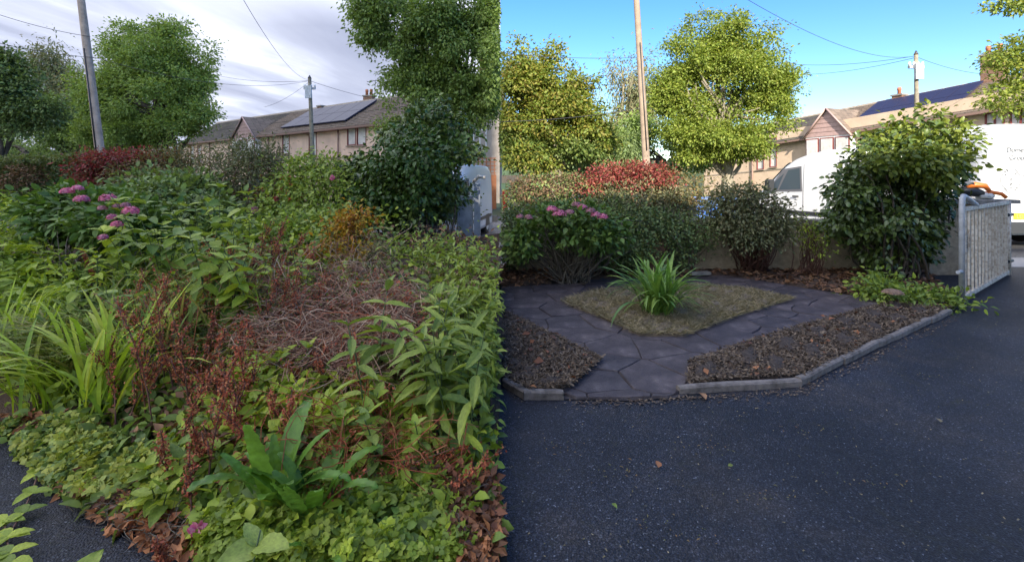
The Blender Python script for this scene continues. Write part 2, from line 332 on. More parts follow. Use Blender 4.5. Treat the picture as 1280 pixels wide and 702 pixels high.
def tubes_np(lines, r0, r1, n=3):
    """many thin tubes; lines (k, m, 3)"""
    lines = np.asarray(lines); k, m, _ = lines.shape
    d = norm(np.gradient(lines, axis=1)); ref = norm(rng.normal(size=(k, 1, 3)))
    a = norm(np.cross(d, ref)); b = np.cross(d, a)
    r0 = np.broadcast_to(r0, (k,)); r1 = np.broadcast_to(r1, (k,))
    t = np.linspace(0, 1, m); rad = r0[:, None]*(1-t)+r1[:, None]*t
    an = np.arange(n)*2*pi/n
    V = lines[:, :, None, :]+rad[:, :, None, None]*(a[:, :, None, :]*np.cos(an)[None, None, :, None]+b[:, :, None, :]*np.sin(an)[None, None, :, None])
    T = []
    for i in range(m-1):
        for j in range(n):
            A = i*n+j; B = i*n+(j+1) % n; C_ = A+n; D_ = B+n
            T += [(A, B, D_), (A, D_, C_)]
    T = np.array(T)[None]+(np.arange(k)*m*n)[:, None, None]
    return V.reshape(-1, 3), T.reshape(-1, 3), np.repeat(rng.random(k), m*n)
def curves(p0, p1, m=6, wob=.08, sag=0.):
    p0 = np.asarray(p0, float); p1 = np.asarray(p1, float); k = len(p0); t = np.linspace(0, 1, m)[None, :, None]
    Ls = np.linalg.norm(p1-p0, axis=1)[:, None, None]
    L = p0[:, None]*(1-t)+p1[:, None]*t
    ph = rng.normal(size=(k, 1, 3)); ph2 = rng.normal(size=(k, 1, 3))
    L = L+(ph*np.sin(pi*t)+ph2*.5*np.sin(2*pi*t))*Ls*wob
    L[:, :, 2] -= (sag*Ls*(t**2))[:, :, 0]
    return L

LEFT, RIGHT = -1, 1
def keep(Pn, side, mg=.03):
    if side == 0: return np.ones(len(Pn), bool)
    lim = -EDGE*Pn[:, 1]
    return Pn[:, 0] < lim-mg if side < 0 else Pn[:, 0] > lim+mg
def blob_points(blobs, n, surf=.45):
    """blobs: (px, py, rx, ry, D, depth factor) in picture measures; returns points and outward directions"""
    B = np.array([b if len(b) == 6 else (*b, 1.) for b in blobs], float)
    wt = B[:, 2]*B[:, 3]; wt /= wt.sum(); i = rng.choice(len(B), n, p=wt)
    d = norm(rng.normal(size=(n, 3))); rad = rng.random(n)**surf
    b = B[i]; sx = b[:, 2]*b[:, 4]/F; sz = b[:, 3]*b[:, 4]/F; sy = (sx+sz)/2*b[:, 5]
    c = np.stack([(b[:, 0]-CX)*b[:, 4]/F, b[:, 4], EYE-(b[:, 1]-HY)*b[:, 4]/F], 1)
    Rv = np.stack([sx, sy, sz], 1)
    return c+d*rad[:, None]*Rv, norm(d/Rv*Rv.mean(1, keepdims=True)), c
def lumps(blobs, k=12, lo=.26, hi=.5):
    out = []
    for b in blobs:
        b = b if len(b) == 6 else (*b, 1.)
        for j in range(k):
            d = rng.normal(size=3); d /= np.linalg.norm(d); r = rng.uniform(.35, 1.0); q_ = rng.uniform(lo, hi)*(1.25-.45*r)
            out.append((b[0]+d[0]*b[2]*r, b[1]+d[2]*b[3]*r, b[2]*q_*rng.uniform(.8,1.3), b[3]*q_*rng.uniform(.7,1.1), b[4]+d[1]*r*b[5]*(b[2]+b[3])/2*b[4]/F, 1.))
        out.append((b[0], b[1], b[2]*.55, b[3]*.55, b[4], b[5]))
    return out
def crown_mesh(name, blobs, ncl, per, L, mat, tmpl='lite', asp=.55, spread=2.2, droop=.3, surf=.45, side=0, upn=.7, seed=None, zmin=None, flat=.6, gap=-.85):
    c, o, _ = blob_points(blobs, ncl, surf)
    # drop clusters by a coarse noise so there are gaps and bays
    ph = rng.random(3)*20; q = c/(L*7)
    nz = np.sin(q[:, 0]*1.3+ph[0])*np.sin(q[:, 1]*1.1+ph[1])*np.sin(q[:, 2]*1.7+ph[2])+.35*np.sin(q[:, 0]*3.1+q[:, 2]*2.3)
    c, o = c[nz > gap], o[nz > gap]
    n = len(c)*per; ci = np.repeat(np.arange(len(c)), per)
    size = L*spread*(.6+.8*rng.random(len(c)))
    off = rng.normal(size=(n, 3))*np.array([1, 1, flat])
    Pn = c[ci]+off*size[ci][:, None]*.7
    k = keep(Pn, side)
    if zmin is not None: k &= Pn[:, 2] > zmin
    Pn, off, ci = Pn[k], off[k], ci[k]; n = len(Pn)
    Dn = norm(off)*.7+o[ci]*.5+rng.normal(size=(n, 3))*.45; Dn[:, 2] -= droop
    Nn = rng.normal(size=(n, 3))*.55+o[ci]*.6; Nn[:, 2] += upn
    Ls = L*(.65+.7*rng.random(n)); cr = rng.random(len(c))
    r = (cr[ci]*.5+rng.random(n)*.5)
    V, T, Rr = leaves(Pn, Dn, Nn, Ls, Ls*asp, tmpl, r)
    return mesh_np(name, V, T, mat, Rr), c
def limbs(name, base, targets, r, mat, parent, n=5, m=7):
    """one mesh per limb bundle: curved tapered limbs from base to targets"""
    t = np.asarray(targets); b = np.repeat(np.asarray(base)[None], len(t), 0)
    L = curves(b, t, m, .07, -.03); V, T, Rr = tubes_np(L, r, r*.25, n)
    return link(name, mesh_np(name, V, T, mat, Rr, True), parent)
def tree(name, label, base, top, r, blobs, ncl, per, L, lm, bark='bark', side=0, group=None, nl=22, cat_='tree', **kw):
    base = Vector(base); top = Vector(top)
    t = thing(name, label, cat_, base, group=group)
    inv = Vector((0,0,0))-base
    tb = MB(); mid = base.lerp(top, .5)+Vector((.04, 0, 0))*(top-base).length
    tb.tube([base-Vector((0,0,.1)), base+(mid-base)*.12, mid, top], [r*1.5, r*1.1, r*.9, r*.6], 12)
    link('trunk', tb.mesh('trunk', M[bark]), t, loc=inv)
    kw.setdefault('gap', -.5); me, c = crown_mesh('crown', lumps(blobs), ncl, per, L, M[lm], side=side, **kw)
    link('crown', me, t, loc=inv)
    cc = c[keep(c, side, .2)]; idx = rng.choice(len(cc), min(nl, len(cc)), replace=False)
    starts = [mid, top, base.lerp(top, .75)]
    for s in range(3):
        sub = np.array(starts[s])+(cc[idx[s::3]]-np.array(starts[s]))*.72
        if len(sub): 
            o = limbs('branch', starts[s], sub, r*.42, M[bark], t); o.location = inv
    return t
def bush(name, label, blobs, ncl, per, L, lm, base=None, twigs=30, tmat='greytwig', twr=.012, side=0, group=None, cat_='shrub', extra=None, fol='foliage', **kw):
    B = np.array([b[:6] if len(b) >= 6 else (*b, 1.) for b in blobs], float)
    if base is None:
        D = B[:, 4].mean(); base = Vector(((B[:, 0].mean()-CX)/F*D, D, 0))
    base = Vector(base); t = thing(name, label, cat_, base, group=group)
    lump = kw.pop('lump', 0)
    me, c = crown_mesh(fol, lumps(blobs, lump, .3, .5) if lump else blobs, ncl, per, L, M[lm], side=side, **kw); link(fol, me, t, loc=-base)
    cc = c[keep(c, side, .1)]
    if twigs and len(cc):
        tg = cc[rng.choice(len(cc), min(twigs, len(cc)), replace=False)]
        b0 = np.repeat(np.array(base)[None], len(tg), 0)+rng.normal(size=(len(tg), 3))*np.array([.12, .1, 0])
        V, T, Rr = tubes_np(curves(b0, tg, 7, .08, -.05), twr, twr*.35, 4)
        link('stems', mesh_np('stems', V, T, M[tmat], Rr, True), t, loc=-base)
    return t

# ------------------------------------------------------------------ ground, roads, sky
def sheet(name, pts, z, mat, label=None):
    me = bpy.data.meshes.new(name); me.from_pydata([(p[0], p[1], z) for p in pts], [], [tuple(range(len(pts)))]); me.materials.append(mat); me.update()
    return tag(link(name, me), label, None, None, 'structure')
sheet('ground', [(-3000,-1500),(3000,-1500),(3000,3500),(-3000,3500)], -.05, M['ground'], 'rough grassy ground running to the horizon')
sheet('driveway', [(-6,-6),(11,-6),(11,8.6),(-6,8.6)], -.004, M['asphalt'], 'smooth blue black tarmac driveway in the foreground')
sheet('road', [(-60,9.6),(60,9.6),(60,20),(-60,20)], -.010, M['road'], 'grey tarmac street beyond the garden wall')
mb = MB(); mb.box((-30,8.62,-.04),(40,9.6,.0)); tag(mb.build('pavement', M['paint_line']), 'pale concrete pavement beyond the garden wall', kind='structure')

def ridge_of_woods():
    th = np.linspace(-1.25, 1.25, 260); V = []; T = []
    for k, (d, z) in enumerate(((150, -1), (165, 6.5), (185, 9), (260, 9.5), (420, 12))):
        for i, a in enumerate(th):
            q = d*(1+.03*math.sin(a*9)); zz = z+(0 if z < 0 else 1.1*math.sin(a*31+k)+.8*math.sin(a*77+2*k)+.6*math.sin(a*170+k)); V.append((q*math.sin(a), q*math.cos(a), zz))
    n = len(th)
    for k in range(4):
        for i in range(n-1): a = k*n+i; T += [(a,a+1,a+n+1),(a,a+n+1,a+n)]
    o = link('hill', mesh_np('hill', V, T, plain('distant_woodland', (.055,.09,.04), .95, var=.5, vs=.25, bump=1, bs=.8), None, True)); tag(o, 'low wooded rise closing the view', kind='structure')
ridge_of_woods()
def cloud_bank():
    # overcast sheet 80 m up, extended unseen behind the camera to shade everything left of its edge
    xs = -np.concatenate([np.array([0, 2, 5, 10, 18]), np.geomspace(28, 1800, 46)])
    ys = np.concatenate([-np.geomspace(500, 30, 14), np.linspace(-10, 320, 44), np.geomspace(335, 3200, 60)])
    X, Y = np.meshgrid(xs, ys)
    Z = 80+3*np.sin(X/31+1)*np.sin(Y/47)+1.6*np.sin(X/17+Y/53+2)
    X2 = X-EDGE*Y
    V = np.stack([X2, Y, Z], -1).reshape(-1, 3); nx = len(xs); T = []
    for j in range(len(ys)-1):
        for i in range(nx-1):
            a = j*nx+i; T += [(a, a+1, a+nx+1), (a, a+nx+1, a+nx)]
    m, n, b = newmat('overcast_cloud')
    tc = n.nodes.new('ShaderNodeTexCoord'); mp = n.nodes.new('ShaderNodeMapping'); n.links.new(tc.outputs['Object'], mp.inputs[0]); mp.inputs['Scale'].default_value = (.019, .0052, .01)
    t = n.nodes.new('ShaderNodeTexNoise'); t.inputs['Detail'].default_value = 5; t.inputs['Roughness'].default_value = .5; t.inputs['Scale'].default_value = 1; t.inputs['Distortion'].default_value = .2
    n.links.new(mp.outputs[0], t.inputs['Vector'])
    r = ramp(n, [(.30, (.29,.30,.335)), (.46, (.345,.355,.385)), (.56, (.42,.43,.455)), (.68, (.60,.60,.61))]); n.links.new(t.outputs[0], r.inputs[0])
    # passes more light overhead, out of view, added to brighten the left garden
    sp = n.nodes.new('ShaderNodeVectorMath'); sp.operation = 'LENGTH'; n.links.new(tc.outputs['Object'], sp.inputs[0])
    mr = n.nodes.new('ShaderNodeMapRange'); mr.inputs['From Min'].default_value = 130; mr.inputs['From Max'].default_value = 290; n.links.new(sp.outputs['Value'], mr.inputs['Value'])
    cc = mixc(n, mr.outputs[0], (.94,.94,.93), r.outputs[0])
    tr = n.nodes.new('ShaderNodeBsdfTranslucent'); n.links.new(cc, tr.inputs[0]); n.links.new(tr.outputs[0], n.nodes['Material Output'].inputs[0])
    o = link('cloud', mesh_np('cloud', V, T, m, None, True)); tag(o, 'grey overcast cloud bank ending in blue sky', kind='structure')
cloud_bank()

# ------------------------------------------------------------------ the house behind the camera that shades the drive
def shade_house():
    t = thing('brick_house', 'large house at the head of the drive shading the garden', 'house', (3, -6, 0))
    m = MB(); m.box((-3.4,-7,0),(15,2.0,6.4)); m.build('wall', M['whiterender'], t)
    m = MB(); m.poly([(-3.8,-7.4,6.4),(15.4,-7.4,6.4),(15.4,2.4,6.4),(-3.8,2.4,6.4),(-3.8,-1.8,9.5),(15.4,-1.8,9.5)], [(0,1,5,4),(2,3,4,5),(3,0,4),(1,2,5),(0,3,2,1)]); m.build('roof', M['roof'], t)
    for i, x in enumerate((-2, 1.5, 5, 8.5, 12)):
        for z in (1.0, 4.0):
            m = MB(); m.box((x,2.0,z),(x+1.4,2.06,z+1.3)); f = m.build('window', M['whitepaint'], t)
            m = MB(); m.box((x+.1,2.06,z+.1),(x+1.3,2.075,z+1.2)); m.build('pane', M['glass'], f)
shade_house()

# ------------------------------------------------------------------ terraces
def window(parent, u0, u1, z0, z1, sh, fm, mull=0, depth=.10, curtain=True):
    t_ = .07 if fm == 'maroon' else .06
    def q(u, z, y): return (u, y, z+sh(u))
    def bx(m, a, b, c, d, y0=-.02, y1=.06):
        m.poly([q(a,c,y0),q(b,c,y0),q(b,c,y1),q(a,c,y1),q(a,d,y0),q(b,d,y0),q(b,d,y1),q(a,d,y1)], [(0,3,2,1),(4,5,6,7),(0,1,5,4),(1,2,6,5),(2,3,7,6),(3,0,4,7)])
    m = MB(); bx(m, u0, u1, z0, z0+t_); bx(m, u0, u1, z1-t_, z1); bx(m, u0, u0+t_, z0+t_, z1-t_); bx(m, u1-t_, u1, z0+t_, z1-t_)
    for i in range(mull):
        c = u0+(u1-u0)*(i+1)/(mull+1); bx(m, c-t_/2, c+t_/2, z0+t_, z1-t_)
    f = m.build('window', M[fm], parent)
    m = MB(); m.poly([q(u0+t_,z0+t_,.05),q(u1-t_,z0+t_,.05),q(u1-t_,z1-t_,.05),q(u0+t_,z1-t_,.05)], [(0,1,2,3)]); 
    g = m.build('pane', M['curtain'] if curtain else M['glass'], f)
    m = MB(); bx(m, u0-.05, u1+.05, z0-.07, z0-.004, -.09, .02); m.build('sill', M['whitepaint'] if fm != 'maroon' else M['ridge'], f)
def wallgrid(m, U, zt, zb, op, sh, y=0., th=.14):
    us = sorted({0., U, *[o[0] for o in op], *[o[1] for o in op]}); zs = sorted({zb, zt, *[o[2] for o in op], *[o[3] for o in op]})
    for a, b in zip(us, us[1:]):
        for c, d in zip(zs, zs[1:]):
            if any(o[0] <= a+1e-6 and o[1] >= b-1e-6 and o[2] <= c+1e-6 and o[3] >= d-1e-6 for o in op): continue
            m.poly([(a,y,c+sh(a)),(b,y,c+sh(b)),(b,y,d+sh(b)),(a,y,d+sh(a))], [(0,1,2,3)])
    for a, b, c, d in [o[:4] for o in op]:
        p = [(a,y,c+sh(a)),(b,y,c+sh(b)),(b,y,d+sh(b)),(a,y,d+sh(a))]; q = [(x, y+th, z) for x, y_, z in p]
        m.poly(p+q, [(0,4,5,1),(1,5,6,2),(2,6,7,3),(3,7,4,0)])
def terrace(name, label, p0, p1, ez0, ez1, rise, back, wm, rm, wins, solar=None, gable=None, dark=None, eave_o=.3, chim=(), soffit='gutter', band=True, drop=0.):
    """p0 far/left end ... p1 right end; local x runs p0->p1, local +y runs away from the camera"""
    p0 = Vector((*p0, 0)); p1 = Vector((*p1, 0)); d = p1-p0; U = d.length; a = math.atan2(d.y, d.x)
    t = thing(name, label, 'house', p0, a)
    E = ez0; sh = lambda u: (ez1-ez0)*u/U
    dn = Vector((math.cos(a), math.sin(a)))
    def uat(x):  # wall coordinate under picture column x
        k = (x-CX)/F; return (p0.x-k*p0.y)/(k*dn.y-dn.x)
    def zat(u, y): Dd = p0.y+dn.y*u; return EYE-(y-HY)*Dd/F-sh(u)
    op = []
    for wd in wins:
        u0, u1 = sorted((uat(wd[0]), uat(wd[1]))); uc = (u0+u1)/2; z0, z1 = zat(uc, wd[3]), zat(uc, wd[2]); op.append((u0, u1, z0, z1, *wd[4:]))
    m = MB(); wallgrid(m, U, E, -1.5, op, sh)
    m.poly([(0,0,-1.5),(0,2*back,-1.5),(0,2*back,E),(0,back,E+rise),(0,0,E)], [(0,4,3,2,1)])
    m.poly([(U,0,-1.5),(U,2*back,-1.5),(U,2*back,E+sh(U)),(U,back,E+rise+sh(U)),(U,0,E+sh(U))], [(0,1,2,3,4)])
    m.poly([(0,2*back,-1.5),(U,2*back,-1.5),(U,2*back,E+sh(U)),(0,2*back,E)], [(1,0,3,2)])
    m.build('wall', M[wm], t)
    for o in op: window(t, *o[:4], sh, *(o[4:] if len(o) > 4 else ('maroon',)))
    # roof slopes as stepped courses
    def slope(u0, u1, nm, mat, nc=16):
        m = MB(); o0 = -.3 if u0 <= 0 else 0; o1 = .3 if u1 >= U else 0
        u0 += o0; u1 += o1
        for k in range(nc):
            s0, s1 = k/nc, (k+1.12)/nc; y0 = -eave_o+s0*(back+eave_o); y1 = -eave_o+min(s1, 1)*(back+eave_o)
            z0 = E+rise*(s0*(1+eave_o/back)-eave_o/back); z1 = E+rise*(min(s1, 1)*(1+eave_o/back)-eave_o/back)
            seg = max(1, int((u1-u0)/.9))
            jit = [random.uniform(-.008, .012) for _ in range(seg+1)]
            for i in range(seg):
                a_, b_ = u0+(u1-u0)*i/seg, u0+(u1-u0)*(i+1)/seg
                ja, jb = jit[i], jit[i+1]
                m.poly([(a_,y0,z0+sh(a_)+.10+ja),(b_,y0,z0+sh(b_)+.10+jb),(b_,y1,z1+sh(b_)+.03),(a_,y1,z1+sh(a_)+.03),(a_,y0,z0+sh(a_)+.01),(b_,y0,z0+sh(b_)+.01)], [(0,1,2,3),(4,5,1,0)])
        m.poly([(u0,back,E+rise+sh(u0)+.03),(u1,back,E+rise+sh(u1)+.03),(u1,2*back+eave_o,E-.15+sh(u1)),(u0,2*back+eave_o,E-.15+sh(u0))], [(0,1,2,3)])
        m.poly([(u0,-eave_o,E+sh(u0)-.16*rise/2),(u1,-eave_o,E+sh(u1)-.16*rise/2),(u1,0,E+sh(u1)-.05),(u0,0,E+sh(u0)-.05)], [(0,3,2,1)])
        return m.build(nm, mat, t)
    if dark is not None:
        ud = uat(dark); slope(0, ud, 'roof', M['roofdark']); rf = slope(ud, U, 'roof', M[rm])
    else: rf = slope(0, U, 'roof', M[rm])
    m = MB(); nn = int(U/.45)
    for i in range(nn):
        a_, b_ = -.3+(U+.6)*i/nn, -.3+(U+.6)*(i+.94)/nn
        z = E+rise+.02; m.poly([(a_,back-.16,z-.05+sh(a_)),(b_,back-.16,z-.05+sh(b_)),(b_,back,z+.12+sh(b_)),(a_,back,z+.12+sh(a_)),(b_,back+.16,z-.05+sh(b_)),(a_,back+.16,z-.05+sh(a_))], [(0,1,2,3),(3,2,4,5),(0,3,5),(1,4,2)])
    m.build('ridge_tiles', M['ridge'], t)
    m = MB(); g0 = E-rise*eave_o/back
    m.poly([(-.3,-eave_o-.11,g0-.10),(U+.3,-eave_o-.11,g0-.10+sh(U)),(U+.3,-eave_o-.11,g0+.02+sh(U)),(-.3,-eave_o-.11,g0+.02),(-.3,-eave_o+.01,g0-.12),(U+.3,-eave_o+.01,g0-.12+sh(U)),(U+.3,-eave_o+.01,g0+.05+sh(U)),(-.3,-eave_o+.01,g0+.05)],
           [(0,1,2,3),(4,7,6,5),(0,4,5,1),(0,3,7,4),(1,5,6,2)])
    m.build('gutter', M[soffit], t)
    if band:
        zb = E-2.15; m = MB(); m.poly([(0,-.03,zb),(U,-.03,zb+sh(U)),(U,-.03,zb+.09+sh(U)),(0,-.03,zb+.09),(0,0,zb-.02),(U,0,zb-.02+sh(U)),(0,0,zb+.11),(U,0,zb+.11+sh(U))], [(0,1,2,3),(4,5,1,0),(3,2,7,6)])
        m.build('string_course', M['ridge'], t)
    for f_ in (.2, .52, .8):
        m = MB(); u = U*f_; m.tube([(u,-.09,E-.25+sh(u)),(u,-.09,-1)], .05, 6); m.build('downpipe', M[soffit], t)
    if solar:
        for (x0, x1, s0, s1, cols, rows) in solar:
            u0, u1 = uat(x0), uat(x1); arr = link('solar_array', None, t)
            def rp(u, s, h): return (u, -eave_o+s*(back+eave_o)-h*.45, E+rise*(s*(1+eave_o/back)-eave_o/back)+sh(u)+h)
            for i in range(cols):
                for j in range(rows):
                    a_, b_ = u0+(u1-u0)*i/cols+.02, u0+(u1-u0)*(i+1)/cols-.02; c_, d_ = s0+(s1-s0)*j/rows+.004, s0+(s1-s0)*(j+1)/rows-.004
                    m = MB(); m.poly([rp(a_,c_,.20),rp(b_,c_,.20),rp(b_,d_,.20),rp(a_,d_,.20),rp(a_,c_,.12),rp(b_,c_,.12),rp(b_,d_,.12),rp(a_,d_,.12)], [(0,1,2,3),(4,5,1,0),(5,6,2,1),(6,7,3,2),(7,4,0,3)])
                    m.build('solar_panel', M['solar'], arr)
    if gable:
        (xc, hw, zr, wz) = gable; uc = uat(xc); y_ = -.45
        g = MB(); b0 = E-.25+sh(uc); ap = b0+zr
        g.poly([(uc-hw,y_,b0),(uc+hw,y_,b0),(uc,y_,ap),(uc-hw,y_+2.2,b0),(uc+hw,y_+2.2,b0)], [(0,1,2),(0,3,4,1)])
        gp = g.build('gable', M['pinkclad'], t)
        for k in range(6):
            f0 = k/6.; f1 = (k+.9)/6.; z0 = b0+zr*f0; z1 = b0+zr*f1; m = MB(); 
            m.poly([(uc-hw*(1-f0),y_-.03,z0),(uc+hw*(1-f0),y_-.03,z0),(uc+hw*(1-f1),y_-.012,z1),(uc-hw*(1-f1),y_-.012,z1),(uc-hw*(1-f0),y_-.001,z0),(uc+hw*(1-f0),y_-.001,z0)], [(0,1,2,3),(4,5,1,0)])
            m.build('cladding_board', M['pinkclad'], gp)
        m = MB(); o = .14; rb = 3.4
        for s in (-1, 1):
            m.poly([(uc+s*(hw+o),y_-.12,b0-.08),(uc,y_-.12,ap+.10),(uc,y_+rb,ap+.10),(uc+s*(hw+o),y_+.5,b0-.08),
                    (uc+s*(hw+o),y_-.12,b0-.2),(uc,y_-.12,ap-.03)], [(0,1,2,3),(0,4,5,1)])
        m.build('gable_roof', M[rm], t)
        m = MB()
        for s in (-1, 1): m.tube([(uc+s*(hw+o),y_-.14,b0-.1),(uc,y_-.14,ap+.08)], .06, 4)
        m.build('barge_board', M['pinkclad'], t)
        m = MB(); m.poly([(uc-hw,y_,b0-wz),(uc+hw,y_,b0-wz),(uc+hw,y_,b0),(uc-hw,y_,b0),(uc-hw,.0,b0-wz),(uc+hw,0,b0-wz),(uc+hw,0,b0),(uc-hw,0,b0)], [(0,1,2,3),(0,4,5,1),(0,3,7,4),(1,5,6,2)])
        m.build('bay_front', M['whitepaint'], t)
        z0 = b0-wz-sh(uc)+.12
        for i in range(3):
            a_ = uc-hw+2*hw*i/3+.05; f = MB(); f.box((a_,y_-.05,z0+sh(uc)),(a_+2*hw/3-.1,y_-.012,b0-.1)); fo = f.build('window', M['maroon'], t)
            m = MB(); m.box((a_+.08,y_-.075,z0+sh(uc)+.08),(a_+2*hw/3-.18,y_-.051,b0-.18)); m.build('pane', M['curtain'], fo)
    for (xc, w_, h_, pots) in chim:
        uc = uat(xc); zb = E+rise-.35+sh(uc); c = MB(); c.box((uc-w_/2,back-.25,zb),(uc+w_/2,back+.25,zb+h_)); co = c.build('chimney', M['brick'], t)
        m = MB(); m.box((uc-w_/2-.06,back-.31,zb+h_),(uc+w_/2+.06,back+.31,zb+h_+.1)); m.build('chimney_cap', M['coping'], co)
        for k in range(pots):
            x_ = uc-w_/2+w_*(k+.5)/pots; m = MB(); m.tube([(x_,back,zb+h_+.1),(x_,back,zb+h_+.35),(x_,back,zb+h_+.38),(x_,back,zb+h_+.55)], [.11,.10,.13,.11], 10); m.build('chimney_pot', M['terracotta'], co)
    return t, uat, U, sh
# right: street of the tidy half, falling away from the camera; left end is the far one
tR, uR, UR, shR = terrace('terraced_house', 'long buff pebbledash terrace with solar panels behind the two white vans', (17.2,43), (26.4,17.5), 3.85, 5.55, 1.95, 3.3, 'render', 'roof',
    [(893,898,178,206,'maroon'), (918,925,176,202,'maroon'), (946,955,173,212,'maroon'), (962,971,172,209,'maroon'), (1231,1256,140,168,'maroon',1), (1262,1290,136,170,'maroon',1)],
    solar=[(1058,1188,.20,.93,6,2)], gable=(1040,1.55,1.75,1.5), dark=1028, chim=[(1080,.6,.55,1),(1196,1.0,1.75,2)])  # dark tiles on the far stretch paint in the tree's shade
tL, uL, UL, shL = terrace('terraced_house', 'buff terrace with pale solar panels under the grey sky, behind the thin pole', (-32,46.5), (-6.2,27.8), 5.0, 5.0, 2.15, 3.3, 'render_lifted', 'roof',
    [(238,243,182,205,'maroon'), (247,252,181,205,'maroon'), (353,362,167,193,'maroon'), (386,396,165,195,'maroon'), (434,445,158,182,'maroon'), (446,458,157,182,'maroon'), (498,512,152,182,'maroon')],
    solar=[(347,428,.16,.88,5,2)], gable=(312,1.9,1.6,1.6), dark=318, chim=[(352,.5,.45,0)])

def gable_house(name, label, c, rz, hw, dep, eave, rise, wm, rm, chim=None, wins=(), sky=None, aerial=False):
    t = thing(name, label, 'house', (*c, 0), rz)
    m = MB(); m.poly([(-hw,0,-1),(hw,0,-1),(hw,0,eave),(-hw,0,eave),(-hw,dep,-1),(hw,dep,-1),(hw,dep,eave),(-hw,dep,eave),(-hw,dep/2,eave+rise),(hw,dep/2,eave+rise)],
        [(0,1,2,3),(5,4,7,6),(4,0,3,8,7),(1,5,6,9,2)]); m.build('wall', M[wm], t)
    m = MB(); nc = 14
    for k in range(nc):
        s0, s1 = k/nc, min(1, (k+1.1)/nc)
        for sgn in (0, 1):
            def pt(x, s, h): y = -.3+s*(dep/2+.3); y = dep-y if sgn else y; return (x, y, eave-.2+(rise+.2)*s+h)
            m.poly([pt(-hw-.25,s0,.1),pt(hw+.25,s0,.1),pt(hw+.25,s1,.05),pt(-hw-.25,s1,.05),pt(-hw-.25,s0,.0),pt(hw+.25,s0,.0)], [(0,1,2,3),(4,5,1,0)])
    rf = m.build('roof', M[rm], t)
    m = MB(); m.tube([(-hw-.25,dep/2,eave+rise+.06),(hw+.25,dep/2,eave+rise+.06)], .12, 6); m.build('ridge_tiles', M['ridge'], rf)
    if sky:
        u, s, w_ = sky; y = -.3+s*(dep/2+.3); z = eave-.2+(rise+.2)*s; q = rise/(dep/2)*.8
        m = MB(); m.poly([(u,y,z+.16),(u+w_,y,z+.16),(u+w_,y+.7,z+.16+q),(u,y+.7,z+.16+q),(u,y,z),(u+w_,y,z)], [(0,1,2,3),(4,5,1,0)]); m.build('skylight', M['whitepaint'], rf)
    for (a, b, z0, z1) in wins: window(t, a, b, z0, z1, lambda u: 0, 'whitepaint', 1, curtain=False)
    if chim:
        (x, w_, h_, pots) = chim; m = MB(); zb = eave+rise-.5; m.box((x-w_/2,dep/2-.3,zb),(x+w_/2,dep/2+.3,zb+h_)); co = m.build('chimney', M['brick'], t)
        m = MB(); m.box((x-w_/2-.07,dep/2-.37,zb+h_),(x+w_/2+.07,dep/2+.37,zb+h_+.12)); m.build('chimney_cap', M['coping'], co)
        for k in range(pots):
            x_ = x-w_/2+w_*(k+.5)/pots; m = MB(); m.tube([(x_,dep/2,zb+h_+.1),(x_,dep/2,zb+h_+.5),(x_,dep/2,zb+h_+.53),(x_,dep/2,zb+h_+.75)], [.15,.13,.17,.14], 10); m.build('chimney_pot', M['terracotta'], co)
        if aerial:
            m = MB(); ax = x+w_; m.tube([(ax-.4,dep/2,zb+.5),(ax-.3,dep/2,zb+h_+1.6)], .03, 5)
            m.tube([(ax-1.2,dep/2,zb+h_+1.5),(ax+.7,dep/2,zb+h_+1.7)], .025, 5)
            for k in range(6): m.tube([(ax-1.1+.33*k,dep/2-.3,zb+h_+1.52+.03*k),(ax-1.1+.33*k,dep/2+.3,zb+h_+1.52+.03*k)], .02, 4)
            m.build('television_aerial', M['darkmetal'], t)
    return t
gable_house('house', 'grey gabled house with skylight and chimney rising behind the left terrace', (-12.2,44), -.25, 4.8, 8, 6.2, 2.3, 'greyrender', 'roof', (-3.4,1.0,1.8,2), (), (-1.2,.55,1.7), True)
gable_house('house', 'grey rendered house end with white windows beyond the overhanging tree', (-3.4,31), 0, 2.6, 8, 6.3, 2.2, 'greyrender', 'roofdark', (1.5,.9,1.5,2), [(.9,1.75,3.5,4.7),(.9,1.75,1.0,2.1)])
gable_house('house', 'plain buff house beyond the right end of the terrace', (34.5,24), .35, 4.5, 8, 5.4, 2.2, 'render', 'roof', None, ())

# ------------------------------------------------------------------ poles and wires
def pole(name, label, base, top, r, mat, fit=False):
    base = Vector(base); top = Vector(top); t = thing(name, label, 'pole', base); h = top-base
    m = MB(); m.tube([Vector((0,0,-.2))]+[h*k/6 for k in range(7)], [r]+[r*(1-.35*k/6) for k in range(7)], 12); m.build('shaft', M[mat], t)
    if fit:
        m = MB(); m.tube([h+Vector((0,0,-.05)), h+Vector((0,0,.12))], [r*.8, r*.15], 10); m.build('pole_cap', M['darkmetal'], t)
        m = MB(); m.box((h.x-.16,h.y-.2,h.z-1.1),(h.x+.16,h.y-.1,h.z-.45)); m.box((h.x-.3,h.y-.06,h.z-.62),(h.x+.3,h.y+.06,h.z-.52)); m.build('junction_box', M['galv'], t)
        for k in range(4):
            m = MB(); x_ = h.x-.27+.18*k; m.tube([(x_,h.y,h.z-.52),(x_,h.y,h.z-.40),(x_,h.y,h.z-.34)], [.05,.05,.02], 8); m.build('insulator', M['whiteplastic'], t)
    else:
        m = MB(); m.tube([h*.35+Vector((0,-r,0)), h*.7+Vector((0,-r*.8,0))], .018, 6); m.build('cable_guard', M['darkmetal'], t)
    return t
pole('telegraph_pole', 'tall weathered telegraph pole leaning under the grey sky', P(141.5,322,14), P(95,-50,14), .135, 'polegrey')
pole('telegraph_pole', 'tall pale telegraph pole running up out of the blue sky', P(815,322,14), P(792,-60,14), .125, 'pole')
